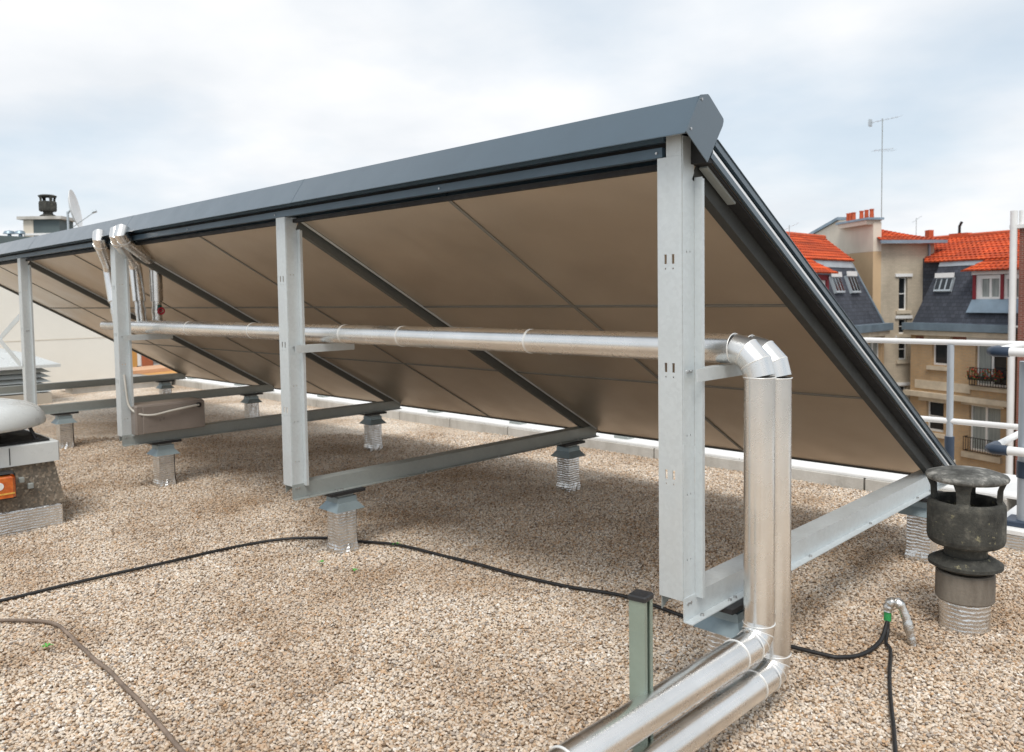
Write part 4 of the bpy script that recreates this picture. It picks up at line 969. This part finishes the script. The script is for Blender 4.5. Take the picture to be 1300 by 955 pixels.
# downpipes on the side wall
for kk in (.12, .3, .62): 
    p = side(kk, 0) - nn * .12; MB().tube([V((p.x, p.y, up + .1)), V((p.x, p.y, min(zz) - .2))], .05, 8).build('downpipe', 'facade_plain', t)
chx = .42
ch = MB().prism([side(0.01, zz[0] - .1) + nn * .0, side(chx, zz[0] - .1), side(chx, zz[0] + .1), side(.01, zz[0] + .1)], nn * .7).build('chimney', 'plaster_beige', t)
MB().prism([side(-.02, zz[0] + .1) - nn * .06, side(chx + .02, zz[0] + .1) - nn * .06, side(chx + .02, zz[0] + .2) - nn * .06, side(-.02, zz[0] + .2) - nn * .06], nn * .82).build('chimney_cap', 'zinc', ch)
for k in (.02, .09, .16, .27, .31, .35):
    p = side(k + .03, zz[0] + .2) + nn * .3; MB().lathe([(.1, 0), (.085, .36), (.1, .37), (.1, .42), (.06, .42), (.06, .1)], p, 12).build('chimney_pot', 'terracotta', ch)
# roof of tower, sloping towards the viewer
zr = FT.px(1120, 285, 2.2)[1]; zr2 = FT.px(1200, 300, 2.2)[1]; sE = FT.px(1202, 311, -.4)[0]
tiles(t, ((-.25, -.35, zt + .1), (sE, -.35, zt + .1)), ((-.1, 2.2, zr), (sE, 2.2, zr2)))
MB().box(-.3, sE, -.46, -.36, zt - .02, zt + .12).build('gutter', 'zinc', t)
mb = MB(); mb.box(sB - .34, sB - .26, -.12, -.04, 5, zt - .05); mb.build('downpipe', 'zinc', t)
MB().box(FT.px(1180, 298, 1.6)[0] - .1, FT.px(1180, 298, 1.6)[0] + .15, 1.5, 1.8, zr2 - .3, zr2 + .25).build('chimney', 'terracotta', t)

# ---- brick block at the right edge
FB = Frame(at(1284, 400, 30), V((math.cos(R(170)), math.sin(R(170)), 0)))
t = FB.thing('brick_building', 'dark red brick building cut off by the right picture edge', 'building')
zb = FB.px(1296, 290)[1]; sb0 = FB.px(1292.5, 400)[0]
MB().box(sb0, sb0 + 6, .0, 8, 0, zb).build('wall', 'brick_red', t); MB().box(sb0 - .3, sb0 + 6.1, -.12, 8.1, zb + .002, zb + .14).build('coping', 'white_paint', t)
MB().tube([(sb0 - .16, -.1, 0), (sb0 - .16, -.1, FB.px(1288, 268)[1])], .12, 14).build('downpipe', 'white_paint', t)
MB().tube([(sb0 + .05, -.0, zb + .14), (sb0 + .05, 0, zb + .65)], .07, 12).build('vent_pipe', 'white_paint', t)

# ---- antennas
def antenna(x, ytop, ybot, d, label, arms, sc):
    b = at(x, ybot, d); tp = at(x, ytop, d); tp.x, tp.y = b.x, b.y
    t = thing('tv_antenna', b, label, 'antenna', 'rooftop aerials'); o = t.location
    MB().tube([b, tp], .022 if arms > 1 else .014, 8).build('mast', 'galvanised_dull', t, o)
    dr = V((CR.x, CR.y, 0)).normalized(); dn = V((CF.x, CF.y, 0)).normalized()
    for k in range(arms):
        z = tp + V((0, 0, -.1 - k * 1.3)); L_ = (.8 if k == 0 else .55) * sc
        bm_ = MB().tube([z - dr * L_ * .7 + V((0, 0, -.1)), z + dr * L_ + V((0, 0, .18 * (k == 0)))], .012, 6).build('boom', 'zinc_light', t, o)
        for q in range(7): c = z - dr * L_ * .7 + dr * (L_ * 1.7 * q / 6) + V((0, 0, -.1 + .28 * q / 6 * (k == 0))); MB().tube([c - dn * .3 * sc, c + dn * .3 * sc], .006, 5).build('element', 'zinc_light', bm_, o)
        if k == 0 and sc > .8: rc_ = z - dr * L_ * .72 + V((0, 0, -.1)); MB().box(rc_.x - .05, rc_.x + .05, rc_.y - .12, rc_.y + .12, rc_.z - .16, rc_.z + .16).build('reflector', 'zinc_light', bm_, o)
antenna(1119, 152, 281, 38.5, 'tall thin television aerial standing above the chimney pots', 2, 1.)
antenna(1163, 277, 302, 40, 'short thin aerial behind the tower roof ridge', 1, .3)
antenna(1002, 286, 305, 34, 'small aerial above the left tiled roof, near the collector edge', 1, .45)

# ---- white building on the left
t = thing('white_building', (20, 0, STREET), 'white plastered neighbouring building with dark roof edge at the left', 'building'); o = t.location
MB().box(16.4, 27, -3.86, 9, STREET, 2.55).build('wall', 'plaster_white', t, o)
MB().box(16.3, 27.1, -3.96, 9, 2.552, 2.9).build('roof_edge', 'dark_slate_wall', t, o)
MB().box(16.392, 16.398, -3.86, -1.4, .86, .866).build('render_joint', 'stone_trim', t, o)
chp = MB().box(22.6, 23.3, -4.75 + .9, -3.75 + .7, 2.9, 3.86); chp = MB(); c0 = at(31, 300, 22); c1 = at(76, 300, 22)
q0 = V((c0.x, c0.y, 2.9)); q1 = V((c1.x, c1.y, 2.9)); dd = (q1 - q0); nrm = V((-dd.y, dd.x, 0)).normalized(); nrm = nrm if nrm.dot(CF) > 0 else -nrm
ztc = at(50, 279, 22).z
ch = MB().prism([q0, q1, q1 + nrm * .7, q0 + nrm * .7], (0, 0, ztc - 2.9)).build('chimney', 'dark_slate_wall', t, o)
MB().prism([q0 - dd * .01 - nrm * .012, q0 + dd * .27 - nrm * .012, q0 + dd * .27 - nrm * .002, q0 - dd * .01 - nrm * .002], (0, 0, ztc - 2.9 - .01)).build('render_strip', 'plaster_beige', ch, o)
ex = dd.normalized() * .12
MB().prism([q0 - ex - nrm * .12 + V((0, 0, ztc - 2.9)), q1 + ex - nrm * .12 + V((0, 0, ztc - 2.9)), q1 + ex + nrm * .82 + V((0, 0, ztc - 2.9)), q0 - ex + nrm * .82 + V((0, 0, ztc - 2.9))], (0, 0, .08)).build('chimney_cap', 'parapet_concrete', ch, o)
MB().prism([q0 - nrm * .03 + V((0, 0, .55)), q1 - nrm * .03 + V((0, 0, .55)), q1 - nrm * .01 + V((0, 0, .55)), q0 - nrm * .01 + V((0, 0, .55))], (0, 0, .06)).build('strap', 'white_paint', ch, o)
cw = at(52, 276, 22) + nrm * .35
t2 = thing('chimney_cowl', (cw.x, cw.y, ztc + .08), 'small dark concrete cowl on the distant chimney at the far left', 'chimney cowl'); 
vent(t2, t2.location, cw.x, cw.y, ztc + .08 - .27 * 1.35, 1.35, ('vent_concrete', 'vent_concrete', 'vent_concrete'), 20)
# satellite dish
dc = at(93, 266, 21)
t3 = thing('satellite_dish', (dc.x, dc.y, 2.9), 'pale satellite dish seen edge on beside the distant chimney', 'satellite dish'); o3 = t3.location
ax = (CR * 1.0 + CF * .28 + V((0, 0, .22))).normalized(); z_ = ax; x_ = z_.orthogonal().normalized(); y_ = z_.cross(x_); A3 = Matrix((x_, y_, z_)).transposed()
MB().lathe([(.0, -.0), (.2, .02), (.38, .06), (.5, .11), (.505, .115), (.5, .1), (.38, .045), (.2, .005), (.0, -.012)], dc - z_ * .05, 32, A3).build('dish', 'white_paint', t3, o3)
mb = MB(); mb.tube([(dc.x + .12, dc.y + .1, 2.9), (dc.x + .12, dc.y + .1, dc.z - .05)], .03, 8); mb.tube([(dc.x + .12, dc.y + .1, dc.z - .1), dc - z_ * .06], .025, 8); mb.build('mast', 'zinc_light', t3, o3)
mb = MB(); mb.tube([dc - z_ * .02 - V((0, 0, .45)), dc + z_ * .5 - V((0, 0, .15))], .012, 6); mb.tube([dc + z_ * .45 - V((0, 0, .15)), dc + z_ * .56 - V((0, 0, .13))], .04, 8); mb.build('feed_arm', 'zinc_light', t3, o3)
for k, (x_px, lb) in enumerate(((12, 'small mushroom vent on the dark roof edge, leftmost of the pair'), (26, 'small mushroom vent on the dark roof edge, beside the distant chimney'))):
    q = at(x_px, 298, 22); MB().lathe([(.05, -1.), (.05, .0), (.02, .02), (.16, .02), (.12, .09), (.001, .12)], (q.x, q.y, q.z), 16).build('roof_vent', 'zinc', None, (q.x, q.y, 2.9), label=lb, cat='vent', group='mushroom vents')

# ---- colourful neighbour seen under the far end of the panels
FO = Frame(at(160, 470, 24), V((CR.x, CR.y, 0)).normalized())
t = FO.thing('painted_building', 'distant ochre and brick red block glimpsed under the far end of the panels', 'building')
def zo(y): return FO.px(200, y)[1]
def so_(x): return FO.px(x, 470)[0]
z1_, z0_ = zo(425), 0
for (x0, x1, m_, nm, dpt) in ((150, 176.5, 'ochre_panel', 'ochre_wall', 0), (176.5, 181, 'white_paint', 'white_pilaster', -.08), (181, 195, 'brick_red_plain', 'brick_wall', -.03), (195, 420, 'glass_grid', 'tiled_wall', 0)):
    MB().box(so_(x0), so_(x1), dpt, 6, z0_, z1_ + (0 if nm != 'white_pilaster' else .05)).build(nm, m_, t)
MB().box(so_(176.6), so_(180.6), -.14, -.082, zo(473), zo(464)).build('window', 'navy_sleeve', t)
MB().box(so_(150), so_(420), -.2, -.001, z1_, z1_ + .2).build('cornice', 'peach_render', t)
FO2 = Frame(at(200, 482, 20), (V((1, 0, 0)) * .3 + V((0, -1, 0))).normalized())
t = thing('terrace_roof', (FO2.O.x, FO2.O.y, STREET), 'peach coloured stepped terrace just beyond the coping under the panels', 'building', rotz=FO2.rot)
zt_ = FO2.px(230, 489)[1]; sa, sb_ = FO2.px(120, 480)[0], FO2.px(560, 480)[0]
MB().box(sa, sb_, 0, 3, 0, zt_).build('wall', 'peach_render', t)
for k in range(3): MB().box(sa, sb_, .3 + k * .8, 3, zt_ + .002 + k * .1, zt_ + .1 + k * .1).build('step', 'peach_render' if k % 2 == 0 else 'ochre_panel', t)
